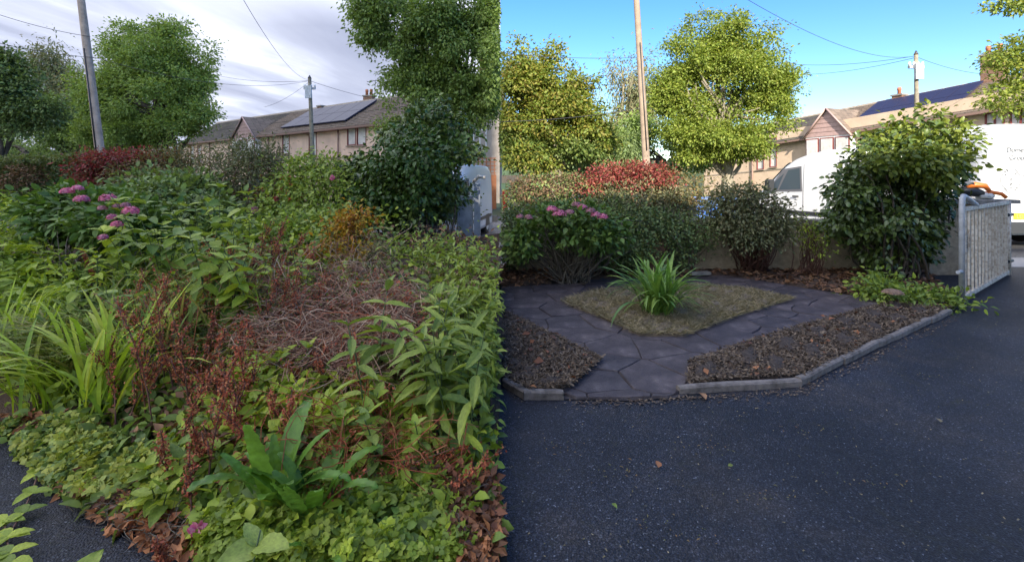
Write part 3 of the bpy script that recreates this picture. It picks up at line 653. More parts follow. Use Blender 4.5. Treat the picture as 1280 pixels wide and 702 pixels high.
pole('telegraph_pole', 'thin telegraph pole in front of the left terrace', P(393,260,25), P(387,97,25), .13, 'palebark', True)
pole('telegraph_pole', 'thin telegraph pole above the camellia and solar panels', P(1148,290,20), P(1145,67,20), .11, 'palebark', True)
def wire(a, b, sag, label, r=.007):
    a = Vector(a); b = Vector(b); m = MB(); k = 24
    m.tube([a.lerp(b, i/k)-Vector((0,0,sag*4*(i/k)*(1-i/k))) for i in range(k+1)], r, 4)
    o = m.build('overhead_wire', M['wire']); tag(o, label, 'wire', 'overhead telephone wires')
wire(P(-60,-3,12), P(113,46,14), .12, 'upper wire from the left edge to the leaning pole')
wire(P(-60,38,12), P(118,72,14), .12, 'lower wire from the left edge to the leaning pole')
wire(P(118,72,14), P(387,101,25), .5, 'slack wire from the leaning pole to the thin pole')
wire(P(290,-25,10), P(387,100,25), .5, 'steep wire dropping from the top of the grey sky')
wire(P(387,101,25), P(262,92,34), .25, 'thin wire leading left from the thin pole', .010)
wire(P(387,102,25), P(330,134,34), .2, 'short wire from the thin pole to the solar roof', .010)
wire(P(387,101,25), P(600,135,30), .5, 'wire leading right from the thin pole into the trees', .010)
wire(P(905,-18,9), P(1145,70,20), .5, 'long wire dropping across the blue sky to the thin pole')
wire(P(1145,70,20), P(960,77,30), .3, 'upper wire from the thin pole to the lime tree', .010)
wire(P(1145,72,20), P(975,92,34), .3, 'lower wire from the thin pole to the lime tree', .010)
wire(P(1145,71,20), P(1260,93,24), .25, 'short wire from the thin pole towards the chimney', .010)
wire(P(626,66,15), P(800,72,14), .08, 'wire crossing the blue sky to the tall pale pole')
wire(P(626,152,13), P(802,135,14), .08, 'wire across the face of the yellowing tree')

# ------------------------------------------------------------------ trees, right half
tree('lime_tree', 'large sunlit lime green tree against the blue sky', P(905,292,24), P(903,150,24), .30,
     [(905,110,82,78,24),(880,75,55,55,24),(945,70,48,50,24),(850,130,42,55,23.5),(960,130,40,48,24),(905,165,70,32,23),(915,40,42,28,24),(835,110,25,30,23.5),(975,100,24,25,24),(845,165,26,20,23),(925,185,45,18,23),(870,190,30,16,23)], 4800, 20, .135, 'tree_sun', 'palebark', nl=36, spread=1.9)
tree('yellowing_tree', 'broad tree turning yellow at its top, left of the blue sky', P(690,300,18), P(688,130,18), .22,
     [(672,110,66,55,18),(655,90,45,40,18),(700,150,60,45,18),(735,160,38,32,18),(660,185,60,35,18),(720,125,30,30,18),(690,70,16,22,18),(640,130,40,50,18)], 1900, 20, .13, 'autumn_lime', 'palebark', side=RIGHT, nl=30, spread=1.8)
yt = [o for o in bpy.data.objects if o.name.startswith('yellowing_tree')][0]
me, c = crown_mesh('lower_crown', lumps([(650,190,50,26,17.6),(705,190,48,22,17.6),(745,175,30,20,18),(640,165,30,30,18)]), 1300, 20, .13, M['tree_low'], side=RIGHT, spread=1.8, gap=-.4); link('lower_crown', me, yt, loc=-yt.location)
tree('weeping_birch', 'pale feathery birch between the pole and the yellowing tree', P(788,285,36), P(788,95,36), .22,
     [(785,110,28,40,36),(765,100,18,22,36),(805,120,22,50,36),(780,150,30,35,36),(770,88,14,12,36)], 520, 20, .26, 'birch', 'palebark', droop=1.3, asp=.3, nl=24, flat=1.5)
tree('willow_tree', 'pale weeping willow behind the right hand hedge', P(735,290,22), P(735,200,22), .2,
     [(735,195,58,26,22),(700,205,28,16,22),(775,195,26,26,22)], 480, 22, .20, 'willow', side=RIGHT, droop=1.6, asp=.22, nl=16, flat=1.6)
tree('background_tree', 'dark green tree filling the gap behind the pale telegraph pole', P(830,290,32), P(830,200,32), .25,
     [(800,180,45,35,32),(850,190,40,30,32),(760,175,35,25,32),(875,200,22,20,32)], 600, 20, .24, 'tree_mid', nl=12)
tree('overhanging_tree', 'sunlit branches reaching in at the top right corner', (17.2,13,0), (17.0,13,6.0), .22,
     [(1262,92,28,40,13),(1275,60,16,20,13),(1250,120,18,20,13),(1258,4,32,14,13),(1330,70,60,70,13),(1300,130,35,25,13),(1240,75,10,10,13)], 700, 20, .105, 'tree_sun', nl=26, spread=1.8)
# ------------------------------------------------------------------ trees, left half
tree('broad_tree', 'large rounded green tree beside the leaning pole', P(200,300,24), P(200,140,24), .34,
     [(190,105,68,72,24),(225,85,42,50,24),(160,75,45,45,24),(150,140,48,42,24),(238,135,38,38,24),(190,45,48,28,24),(115,125,26,50,24),(120,165,30,28,24),(205,160,60,25,23),(130,110,30,36,24),(255,100,18,26,24)], 4800, 20, .135, 'tree_mid', nl=36, spread=1.9)
tree('weeping_birch', 'grey green weeping birch left of the leaning pole', P(72,290,32), P(72,90,32), .22,
     [(70,105,30,42,32),(45,100,20,26,32),(88,120,22,50,32),(60,75,22,14,32),(35,85,10,10,32)], 520, 20, .25, 'birch', droop=1.3, asp=.3, nl=24, flat=1.5)
tree('dark_tree', 'dark leafy tree at the far left edge', P(-20,300,17), P(-15,130,17), .25,
     [(5,130,40,45,17),(30,150,42,22,17),(-20,110,40,50,17),(15,95,26,30,17),(0,70,18,12,17),(55,140,20,16,17)], 1300, 20, .13, 'tree_dark', nl=20)
tree('background_tree', 'low dark evergreen behind the left hedge', P(90,290,27), P(90,170,27), .25,
     [(85,165,35,25,27),(115,150,35,38,27),(65,140,30,25,27),(130,180,45,18,27),(165,178,40,16,27)], 700, 20, .20, 'tree_dark', nl=12)
tree('willow_tree', 'small pale willow peeping over the left hedge', P(32,290,21), P(32,190,21), .2,
     [(32,190,30,22,21),(15,195,15,12,21)], 300, 20, .18, 'willow', droop=1.6, asp=.22, nl=12, flat=1.6)
tree('overhanging_tree', 'dark tree whose branches hang over the left terrace', P(572,300,13.4), P(578,110,13.4), .15,
     [(590,30,50,50,13),(545,25,50,40,13),(490,10,46,34,13),(525,62,40,26,13),(620,60,40,90,13),(520,98,40,30,13),(495,118,26,20,13),(560,105,50,40,13),(612,128,16,26,13),(585,140,34,24,13),(462,28,22,36,13),(482,42,18,20,13),(470,52,14,14,13),(560,80,46,36,13),(595,90,35,45,13),(530,112,40,32,13.3),(500,130,30,22,13.3),(560,130,50,36,13),(505,158,38,22,13.5),(450,10,16,24,13),(560,50,60,50,13),(520,40,50,40,13)], 5000, 18, .095, 'tree_mid', side=LEFT, nl=44, spread=2.0, droop=.7)
far = [(-30,60,178,30),(20,55,185,34),(120,60,190,40),(300,60,195,22),(560,55,188,40),(620,60,180,30)]
for i, (x, rx, y, ry) in enumerate(far):
    if x > 560: continue
    tree('far_tree', ['far tree behind the dark left tree','far tree behind the small willow','far tree behind the broad green tree','far tree beyond the left terrace roof','far tree behind the camellia top'][i], P(x,245,75), P(x,200,75), .3, [(x,y,rx,ry,75,.5),(x+20,y+10,rx*.7,ry*.7,75,.5)], 260, 16, .55, 'tree_dark', nl=4, group='far trees on the skyline')
tree('far_tree', 'far tree seen low behind the yellowing tree', P(700,250,60), P(700,200,60), .3, [(690,200,60,20,60,.5),(760,205,60,18,60,.5)], 400, 16, .45, 'tree_mid', side=RIGHT, nl=4)

# ------------------------------------------------------------------ garden wall, gate, pillar
WY = 8.1
wall = thing('garden_wall', 'low roughcast garden wall with stone coping behind the tidy garden', 'wall', (0, WY, 0))
m = MB(); m.box((-.1,0,0),(6.9,.22,.82)); m.build('wall_face', M['wallr'], wall)
for i in range(9):
    a = -.1+i*.78; m = MB(); m.cbox((a,-.04,.824),(a+.772,.26,.89+random.uniform(0,.008)), .012); m.build('coping_stone', M['coping'], wall)
pil = thing('gate_pillar', 'square roughcast gate pillar under a wide stone slab', 'pillar', (7.62, 7.90, 0), .0)
m = MB(); m.cbox((-.75,0,0),(.60,.45,1.17), .01); m.build('pillar_body', M['wallr'], pil)
m = MB(); m.cbox((-1.15,-.08,1.174),(.67,.53,1.24), .012); m.build('slab', M['coping'], pil)
def gate():
    a = Vector((8.05,7.78,0)); b = Vector((5.68,6.06,0)); d = b-a; L = d.length; rz = math.atan2(d.y, d.x)
    t = thing('metal_gate', 'worn grey metal bar gate standing open beside the drive', 'gate', a, rz)
    z0, z1 = .05, 1.20
    m = MB(); m.tube([(L,0,.02),(L,0,1.26),(L-.02,0,1.33),(L-.07,0,1.365),(L-.16,0,1.355),(L-.75,0,1.23)], .032, 10)
    m.build('near_post', M['galv'], t)
    m = MB(); m.tube([(0.04,0,.03),(0.04,0,1.22)], .035, 8); m.build('hinge_post', M['galvworn'], t)
    for z in (z0+.03, z1): m = MB(); m.box((.04,-.018,z-.025),(L,.018,z+.025)); m.build('rail', M['galvworn'], t)
    n = 14
    for i in range(n):
        x_ = .16+(L-.32)*i/(n-1); bm = MB(); bm.box((x_-.014,-.012,z0+.055),(x_+.014,.012,z1-.025)); bm.build('bar', M['galvworn'], t)
    for (u, z) in ((L-.28,.80),(.55,.42),(1.35,.40)):
        m = MB(); w_, h_ = .12, .17
        for k in range(5):
            m.poly([(u-w_+.05*k,-.03,z-h_+.02*k),(u-w_+.05*k+.045,-.03,z-h_+.02*k),(u-w_+.05*k+.045,-.03,z+h_-.03*(4-k)),(u-w_+.05*k,-.03,z+h_-.03*(4-k)),
                    (u-w_+.05*k,-.022,z-h_+.02*k),(u-w_+.05*k+.045,-.022,z-h_+.02*k),(u-w_+.05*k+.045,-.022,z+h_-.03*(4-k)),(u-w_+.05*k,-.022,z+h_-.03*(4-k))], [(0,1,2,3),(0,4,5,1),(1,5,6,2),(2,6,7,3),(3,7,4,0)])
        m.build('flaking_plate', M['rustmetal'], t)
    m = MB(); m.tube([(L+.02,0,.42),(L+.20,.0,.43)], .022, 8); m.build('latch_bar', M['galv'], t)
    for z in (.25, 1.0): m = MB(); m.tube([(-.12,.02,z),(.08,.0,z)], .028, 8); m.build('hinge', M['darkmetal'], t)
gate()
def trimmer():
    t = thing('hedge_trimmer', 'orange handled hedge trimmer lying on the gate pillar slab', 'hedge trimmer', (7.72, 8.02, 1.24), -.25)
    m = MB(); m.tube([(-.25,0,.09),(-.15,0,.13),(.02,0,.12),(.12,0,.09)], [.05,.085,.08,.05], 10); m.build('motor_housing', M['blackplastic'], t)
    m = MB(); m.tube([(-.12,-.02,.2),(.0,-.02,.24),(.14,-.02,.22),(.2,-.02,.14)], [.035,.05,.045,.03], 8); m.build('top_cover', M['orangeplastic'], t)
    m = MB(); m.tube([(.12,0,.08),(.24,0,.12),(.38,0,.09),(.44,0,.03)], .032, 8); m.build('rear_handle', M['orangeplastic'], t)
    m = MB(); m.tube([(-.1,0,.1),(-.2,-.05,.22),(-.05,-.06,.27),(.05,0,.16)], .018, 8); m.build('front_handle', M['blackplastic'], t)
    m = MB(); m.tube([(.05,0,.05),(.22,.03,.07),(.28,.03,.04)], [.06,.07,.04], 8); m.build('fuel_tank', M['whiteplastic'], t)
    m = MB(); m.box((-1.0,-.03,.05),(-.2,.03,.065))
    for k in range(18): m.poly([(-.98+.043*k,-.03,.066),(-.955+.043*k,-.03,.066),(-.967+.043*k,-.065,.066),(-.98+.043*k,.03,.066),(-.955+.043*k,.03,.066),(-.967+.043*k,.065,.066)], [(0,2,1),(3,4,5)])
    m.build('blade', M['darkmetal'], t)
trimmer()

# ------------------------------------------------------------------ vans
def van(name, label, pos, rz, Ln=5.6, W=2.0, H=2.62, sc=1., rear_detail=True, text=False):
    """local +x = rear, origin at nose centre on the ground"""
    t = thing(name, label, 'van', pos, rz)
    def top(x):
        pts = [(0,.95),(.12,1.12),(.75,1.32),(1.15,1.62),(1.75,2.18),(2.1,2.38),(2.6,H-.10),(3.1,H-.02),(Ln-.5,H),(Ln-.12,H-.05),(Ln,H-.22)]
        for (a, za), (b, zb) in zip(pts, pts[1:]):
            if x <= b: return za+(zb-za)*(x-a)/(b-a)
        return pts[-1][1]
    def hw(x, z):
        h = W/2*(1-.10*max(0, (z-1.0)/1.6)**1.4)
        if x < .9: h *= .80+.20*math.sin(min(1, x/.9)*pi/2)
        if x > Ln-.15: h -= (x-(Ln-.15))*.35
        return h
    xs = [0,.06,.15,.35,.6,.75,.95,1.15,1.35,1.55,1.75,1.95,2.1,2.35,2.6,2.85,3.1,3.6,4.2,4.8,Ln-.5,Ln-.3,Ln-.12,Ln-.04,Ln]
    V = []; F_ = []; K = 0
    for x in xs:
        zt = top(x); zb = .30 if x > .1 else .38; ring = []
        zz = [zb, zb+.12, .62, .9, zb+(zt-zb)*.6, zb+(zt-zb)*.75, zt-.26, zt-.14, zt-.06]
        zz = sorted(zz)
        for z in zz: ring.append((x, -hw(x, z)+(0 if z < zt-.2 else (.03 if z < zt-.1 else .09)), z))
        for fy in (-.82, -.6, -.3, 0, .3, .6, .82): ring.append((x, fy*hw(x, zt), zt+.035*(1-fy*fy)-(0 if abs(fy) < .7 else .01)))
        for z in zz[::-1]: ring.append((x, hw(x, z)-(0 if z < zt-.2 else (.03 if z < zt-.1 else .09)), z))
        K = len(ring); V += ring
    for i in range(len(xs)-1):
        for k in range(K-1): F_.append((i*K+k, i*K+k+1, (i+1)*K+k+1, (i+1)*K+k))
        F_.append((i*K+K-1, i*K, (i+1)*K, (i+1)*K+K-1))
    F_.append(tuple(range(K))[::-1]); F_.append(tuple((len(xs)-1)*K+k for k in range(K)))
    m = MB(); m.poly(V, F_, True); m.sm[-1] = False
    m.build('body', M['van'], t)
    def patch(nm, quad, s, off, mat, parent=t, nu=8, nv=6):
        m = MB(); pts = []
        for j in range(nv+1):
            for i in range(nu+1):
                u, v = i/nu, j/nv
                x = (quad[0][0]*(1-u)+quad[1][0]*u)*(1-v)+(quad[3][0]*(1-u)+quad[2][0]*u)*v
                z = (quad[0][1]*(1-u)+quad[1][1]*u)*(1-v)+(quad[3][1]*(1-u)+quad[2][1]*u)*v
                pts.append((x, s*(hw(x, z)+off), z))
        fs = [(j*(nu+1)+i, j*(nu+1)+i+1, (j+1)*(nu+1)+i+1, (j+1)*(nu+1)+i) for j in range(nv) for i in range(nu)]
        m.poly(pts, fs, True); return m.build(nm, mat, parent)
    for s in (-1, 1):
        d = link('door', None, t)
        wd = patch('side_window', [(1.62,1.38),(2.42,1.42),(2.36,2.08),(1.95,2.02)], s, .010, M['glass'], d)
        patch('quarter_window', [(1.22,1.36),(1.56,1.38),(1.80,1.92),(1.50,1.68)], s, .010, M['glass'], d)
        patch('window_rubber', [(1.14,1.30),(2.48,1.35),(2.42,2.14),(1.75,2.06)], s, .005, M['seam'], d)
        for (a, b) in (((1.5,.5),(1.5,1.32)), ((2.52,.45),(2.50,2.2)), ((3.65,.5),(3.65,2.35))):
            patch('door_seam', [(a[0],a[1]),(a[0]+.014,a[1]),(b[0]+.014,b[1]),(b[0],b[1])], s, .004, M['seam'], d, 1, 8)
        patch('door_handle', [(2.15,1.16),(2.38,1.16),(2.38,1.21),(2.15,1.21)], s, .03, M['blackplastic'], d, 2, 2)
        patch('side_moulding', [(1.1,.62),(Ln-.4,.62),(Ln-.4,.74),(1.1,.74)], s, .02, M['blackplastic'], t, 10, 1)
        patch('headlamp', [(.12,.85),(.62,.92),(.72,1.14),(.18,1.02)], s, .012, M['headlamp'], t)
        m = MB(); y_ = s*(W/2+.12); m.cbox((1.26,y_-.10,1.32),(1.46,y_+.10,1.72), .03); m.cbox((1.32,min(y_,s*.93),1.40),(1.40,max(y_,s*.93),1.46), .01); m.build('mirror', M['blackplastic'], t)
        for x in (1.05, Ln-1.15):
            w_ = link('wheel', None, t)
            m = MB(); yy = s*(W/2-.12); m.tube([(x,yy-.11,.34),(x,yy+.11,.34)], .34, 24); m.build('tyre', M['rubber'], w_)
            m = MB(); m.tube([(x,yy+s*.09,.34),(x,yy+s*.125,.34)], [.22,.19], 16); m.build('rim', M['galv'], w_)
            patch('wheel_arch', [(x-.42,.31),(x+.42,.31),(x+.30,.76),(x-.30,.76)], s, .006, M['blackplastic'], w_)
        patch('tail_lamp', [(Ln-.13,.80),(Ln-.05,.80),(Ln-.05,1.12),(Ln-.13,1.12)], s, .012, M['lamp'], t, 2, 4)
    # windscreen
    m = MB(); pts = []
    for j in range(7):
        x = 1.12+(1.86-1.12)*j/6
        for i in range(9): fy = -.86+1.72*i/8; pts.append((x-.03*(1-fy*fy)-.01, fy*hw(x, top(x)), top(x)+.035*(1-fy*fy)+.012))
    m.poly(pts, [(j*9+i, (j+1)*9+i, (j+1)*9+i+1, j*9+i+1) for j in range(6) for i in range(8)], True); m.build('windscreen', M['glass'], t)
    m = MB(); m.cbox((-.06,-.85,.34),(.25,.85,.72), .05); m.build('front_bumper', M['blackplastic'], t)
    m = MB(); m.cbox((-.012,-.45,.74),(.02,.45,.92), .01); m.build('grille', M['blackplastic'], t)
    m = MB(); m.cbox((Ln-.05,-.93,.34),(Ln+.10,.93,.60), .03); m.build('rear_bumper', M['blackplastic'], t)
    if rear_detail:
        m = MB(); m.box((Ln-.005,-.007,.62),(Ln+.004,.007,H-.32)); m.box((Ln-.005,-.85,H-.45),(Ln+.004,.85,H-.438)); m.build('rear_door_seam', M['seam'], t)
        for y_ in (-.07, .05): m = MB(); m.cbox((Ln,y_-.02,1.15),(Ln+.04,y_+.05,1.42), .01); m.build('rear_door_handle', M['blackplastic'], t)
        m = MB(); m.cbox((Ln+.002,-.50,.66),(Ln+.03,.06,.80), .005); pl = m.build('number_plate', M['plate'], t)
        txt('lettering', 'LEJ', pl, (Ln+.033,-.46,.68), .13, M['seam'])
    if text:
        txt('lettering', 'Domestic', t, (Ln+.014,-.66,2.18), .155, M['logo'])
        txt('lettering', 'Grounds', t, (Ln+.014,-.60,2.0), .155, M['logo'])
        txt('lettering', 'G', t, (Ln+.014,-.28,1.58), .2, M['logo'])
        # leafy emblem in a rounded octagon
        m = MB(); c = (-.56, 1.55); o = []
        for k in range(17):
            a = 2*pi*k/16+pi/16; r = .245+.02*math.cos(4*a); o.append((Ln+.014, c[0]+r*math.cos(a)*.9, c[1]+r*math.sin(a)*1.15))
        m.tube(o, .006, 4, False)
        m.build('emblem_border', M['logo'], t)
        m = MB(); st = [(0,-.2),(0,.05),(.03,.2)]; 
        for (x0, z0, x1, z1) in [(0,-.2,.01,.02),(0,-.12,-.1,.02),(0,-.12,.1,.03),(0,-.02,.06,.16),(0,0,-.05,.15),(-.15,-.2,.15,-.17),(-.12,-.23,.1,-.22)]:
            m.tube([(Ln+.014,c[0]+x0,c[1]+z0),(Ln+.014,c[0]+x1,c[1]+z1)], .005, 4)
        for k in range(16):
            a = random.uniform(-.2, pi+.2); r = random.uniform(.08,.2); x, z = c[0]+.8*r*math.cos(a), c[1]+.02+r*math.sin(a); b = a+random.uniform(-.6,.6)
            m.poly([(Ln+.008,x,z),(Ln+.008,x+.035*math.cos(b)-.012*math.sin(b),z+.035*math.sin(b)+.012*math.cos(b)),(Ln+.008,x+.06*math.cos(b),z+.06*math.sin(b)),(Ln+.008,x+.035*math.cos(b)+.012*math.sin(b),z+.035*math.sin(b)-.012*math.cos(b))], [(0,1,2,3)])
        m.build('emblem_leaves', M['logo'], t)
    t.scale = (sc, sc, sc)
    return t
def txt(nm, s, parent, loc, size, mat):
    c = bpy.data.curves.new(nm, 'FONT'); c.body = s; c.size = size; c.extrude = .001; c.materials.append(mat)
    tmp = bpy.data.objects.new(nm, c); COL.objects.link(tmp); dg = bpy.context.evaluated_depsgraph_get()
    me = bpy.data.meshes.new_from_object(tmp.evaluated_get(dg)); bpy.data.objects.remove(tmp)
    o = bpy.data.objects.new(nm, me); COL.objects.link(o); o.parent = parent; o.location = loc; o.rotation_euler = (R(90), 0, R(90)); return o
def vanpos(nose, rear):
    n = Vector(nose); r = Vector(rear); d = r-n; return math.atan2(d.y, d.x)
van('white_van', 'white panel van with its cab pointing left, partly behind the camellia', (8.3,15.9,0), vanpos((8.3,15.9),(9.9,11.1)), W=2.0, sc=.9)
van('white_van', 'white van seen from behind with a leaf emblem, at the right edge', (11.88,16.5,0), vanpos((11.88,16.5),(11.88,10.9)), Ln=5.6, H=2.84, W=2.06, text=True)
van('white_van', 'small white van nosing out from behind the dark camellia and grey gate', (-1.82,9.9,0), vanpos((-1.82,9.9),(-1.12,14.8)), Ln=6.6, sc=.74, W=1.5, rear_detail=False)

# small things seen past the hedge
t = thing('shop_kiosk', 'small pale kiosk with green fascia and red panel beyond the hedge', 'kiosk', (-.55,22,0))
m = MB(); m.box((.08,0,0),(2.2,2,1.7)); m.build('wall', M['render'], t)
m = MB(); m.box((.06,-.06,1.05),(2.2,-.01,1.35)); m.build('fascia', M['green_sign'], t)
m = MB(); m.box((.12,-.04,.1),(.33,-.01,1.0)); m.build('red_panel', M['red_sign'], t)
m = MB(); m.box((.38,-.04,.1),(.46,-.01,1.0)); m.build('white_panel', M['whitepaint'], t)
t = thing('blue_crate', 'bright blue slatted plastic crate standing behind the hedge', 'crate', (3.95,10.2,.55))
m = MB()
m.box((0,0,0),(.85,.04,.14)); m.box((0,0,.46),(.85,.04,.62)); m.box((0,.5,0),(.85,.54,.62)); m.box((0,.042,0),(.04,.498,.62)); m.box((.81,.042,0),(.85,.498,.62)); m.box((.042,.042,0),(.808,.498,.02))
m.build('crate_shell', M['blue'], t)
for k in range(9): m = MB(); m.box((.03+.092*k,.004,.142),(.075+.092*k,.034,.458)); m.build('slat', M['blue'], t)
m = MB(); m.box((-.1,-.1,-.55),(.95,.64,-.004)); m.build('stand', M['coping'], t)
t = thing('lattice_fence', 'orange stained lattice fence panel below the house end', 'fence', (-2.55,24.5,0))
m = MB(); m.box((0,0,0),(1.75,.04,1.75)); m.build('lower_panel', M['fencewood'], t)
for k in range(9): m = MB(); x = .02+.2*k; m.box((x,0,1.754),(x+.05,.035,2.62)); m.build('slat', M['fencewood'], t)
for k in range(5): m = MB(); z = 1.80+.19*k; m.box((0,-.03,z),(1.75,-.003,z+.05)); m.build('rail', M['fencewood'], t)
t = thing('metal_gate', 'grey gate post and rail at the end of the overgrown garden', 'gate', (-.68,8.6,0))
m = MB(); m.cbox((0,0,0),(.11,.09,1.5), .01); m.build('near_post', M['galv'], t)
m = MB(); m.cbox((-.3,.04,.35),(-.02,.07,1.28), .01); m.build('side_panel', M['galv'], t)
m = MB(); m.tube([(-.02,.05,1.52),(.08,.05,1.62),(.2,.05,1.6)], .03, 8); m.build('latch_bar', M['galvworn'], t)
t = thing('red_car', 'red car roof glimpsed between the broad tree and the red bush', 'car', (-14.2,28,0))
m = MB()
V = []; 
for (x, z) in [(-1.9,.3),(-1.9,.9),(-1.1,1.0),(-.6,1.75),(.9,1.8),(1.6,1.1),(2.0,1.0),(2.0,.3)]: V += [(x,-.8 if z < 1.2 else -.65,z),(x,.8 if z < 1.2 else .65,z)]
m.poly(V, [(2*i,2*i+1,2*i+3,2*i+2) for i in range(7)]+[tuple(range(0,16,2)), tuple(range(1,16,2))[::-1]]); m.build('body', M['red_sign'], t)
m = MB(); m.poly([(-1.0,-.81,1.05),(-.58,-.69,1.62),(.85,-.69,1.66),(1.45,-.80,1.1)], [(0,3,2,1)]); m.build('side_window', M['glass'], t)
for x in (-1.2, 1.2):
    m = MB(); m.tube([(x,-.84,.32),(x,-.6,.32)], .32, 18); m.build('wheel', M['rubber'], t)

# ------------------------------------------------------------------ tidy garden: paving, beds, kerb
def gp(l, z=0.): return [G(x, y, z) for x, y in l]
def inpoly(P_, poly):
    x, y = P_[:, 0], P_[:, 1]; c = np.zeros(len(P_), bool); n = len(poly)
    for i in range(n):
        x0, y0 = poly[i][0], poly[i][1]; x1, y1 = poly[(i+1) % n][0], poly[(i+1) % n][1]
        k = ((y0 > y) != (y1 > y)) & (x < (x1-x0)*(y-y0)/((y1-y0) or 1e-9)+x0); c ^= k
    return c
def edge_dist(P_, poly):
    d = np.full(len(P_), 1e9); n = len(poly)
    for i in range(n):
        a = np.array(poly[i][:2]); b = np.array(poly[(i+1) % n][:2]); ab = b-a
        t = np.clip(((P_-a)@ab)/(ab@ab), 0, 1); d = np.minimum(d, np.linalg.norm(P_-(a+t[:, None]*ab), axis=1))
    return d
left_bed = gp([(626,392),(668,412),(718,438),(752,455),(735,470),(710,492),(657,496),(628,476)])
right_bed = gp([(857,486),(862,458),(905,443),(990,415),(1082,390),(1110,384),(1160,378),(1196,378),(1190,388),(1100,428),(1003,476)])
diamond = gp([(702,381),(755,403),(798,423),(856,424),(925,398),(993,377),(940,366),(880,360),(800,361),(740,368)])
back_bed = gp([(627,362),(740,349),(880,346),(905,345),(1082,373),(1110,384),(1196,378),(1150,338),(900,334),(627,334)])
path_out = gp([(626,362),(740,349),(880,346),(905,345),(1082,373),(1112,384),(1082,394),(855,495),(848,497),(790,501),(704,499),(626,470)])
def voronoi_cells(seeds, box):
    out = []
    for i, s in enumerate(seeds):
        poly = [(box[0],box[1]),(box[2],box[1]),(box[2],box[3]),(box[0],box[3])]
        for j, q in enumerate(seeds):
            if i == j or abs(q[0]-s[0])+abs(q[1]-s[1]) > 2.4: continue
            mx, my = (s[0]+q[0])/2, (s[1]+q[1])/2; nx, ny = q[0]-s[0], q[1]-s[1]; new = []
            f = [(p[0]-mx)*nx+(p[1]-my)*ny for p in poly]
            for k in range(len(poly)):
                a, b = poly[k], poly[(k+1) % len(poly)]; fa, fb = f[k], f[(k+1) % len(poly)]
                if fa <= 0: new.append(a)
                if (fa < 0) != (fb < 0) and fa != fb: t = fa/(fa-fb); new.append((a[0]+(b[0]-a[0])*t, a[1]+(b[1]-a[1])*t))
            poly = new
            if len(poly) < 3: break
        if len(poly) >= 3: out.append((s, poly))
    return out
def convexclip(poly, out):
    """clip a convex cell against a half-plane list"""
    for (ax, ay, nx, ny) in out:
        new = []; f = [(p[0]-ax)*nx+(p[1]-ay)*ny for p in poly]
        for k in range(len(poly)):
            a, b = poly[k], poly[(k+1) % len(poly)]; fa, fb = f[k], f[(k+1) % len(poly)]
            if fa <= 0: new.append(a)
            if (fa < 0) != (fb < 0) and fa != fb: t = fa/(fa-fb); new.append((a[0]+(b[0]-a[0])*t, a[1]+(b[1]-a[1])*t))
        poly = new
        if len(poly) < 3: return None
    return poly
path = thing('garden_path', None, None, (0,0,0)); tag(path, 'purple grey crazy paved path around the square of turf', kind='structure')
joint = link('joint_bed', None, path)
me = bpy.data.meshes.new('joint_bed'); me.from_pydata([(p.x,p.y,.004) for p in path_out], [], [tuple(range(len(path_out)))]); me.materials.append(plain('joint_mortar', (.055,.047,.048), .9)); 
bpy.data.objects.remove(joint); link('joint_bed', me, path)
seeds = []
for _ in range(9000):
    x, y = random.uniform(-.5, 5.2), random.uniform(3.2, 8.4); sp = random.uniform(.30, .52)
    if all((x-a)**2+(y-b)**2 > sp*sp for a, b in seeds): seeds.append((x, y))
def halfplane(a, b, inside):
    n = (b.y-a.y, -(b.x-a.x)); L = math.hypot(*n); n = (n[0]/L, n[1]/L)
    if (inside[0]-a.x)*n[0]+(inside[1]-a.y)*n[1] > 0: n = (-n[0], -n[1])
    return (a.x, a.y, *n)
cin = (1.6, 5.5)
q = [G(626,362),G(905,345),G(1082,373),G(1112,386),G(855,495),G(848,497),G(704,499),G(626,470),G(626,362)]
HP = [halfplane(G(1082,374), G(905,345), cin), halfplane(G(905,345), G(626,361), cin), halfplane(G(626,470), G(626,362), cin), halfplane(G(704,500), G(850,498), cin), halfplane(G(1112,378), G(1108,392), cin), halfplane(G(855,490), G(1112,382), cin), halfplane(G(626,466), G(704,494), cin)]
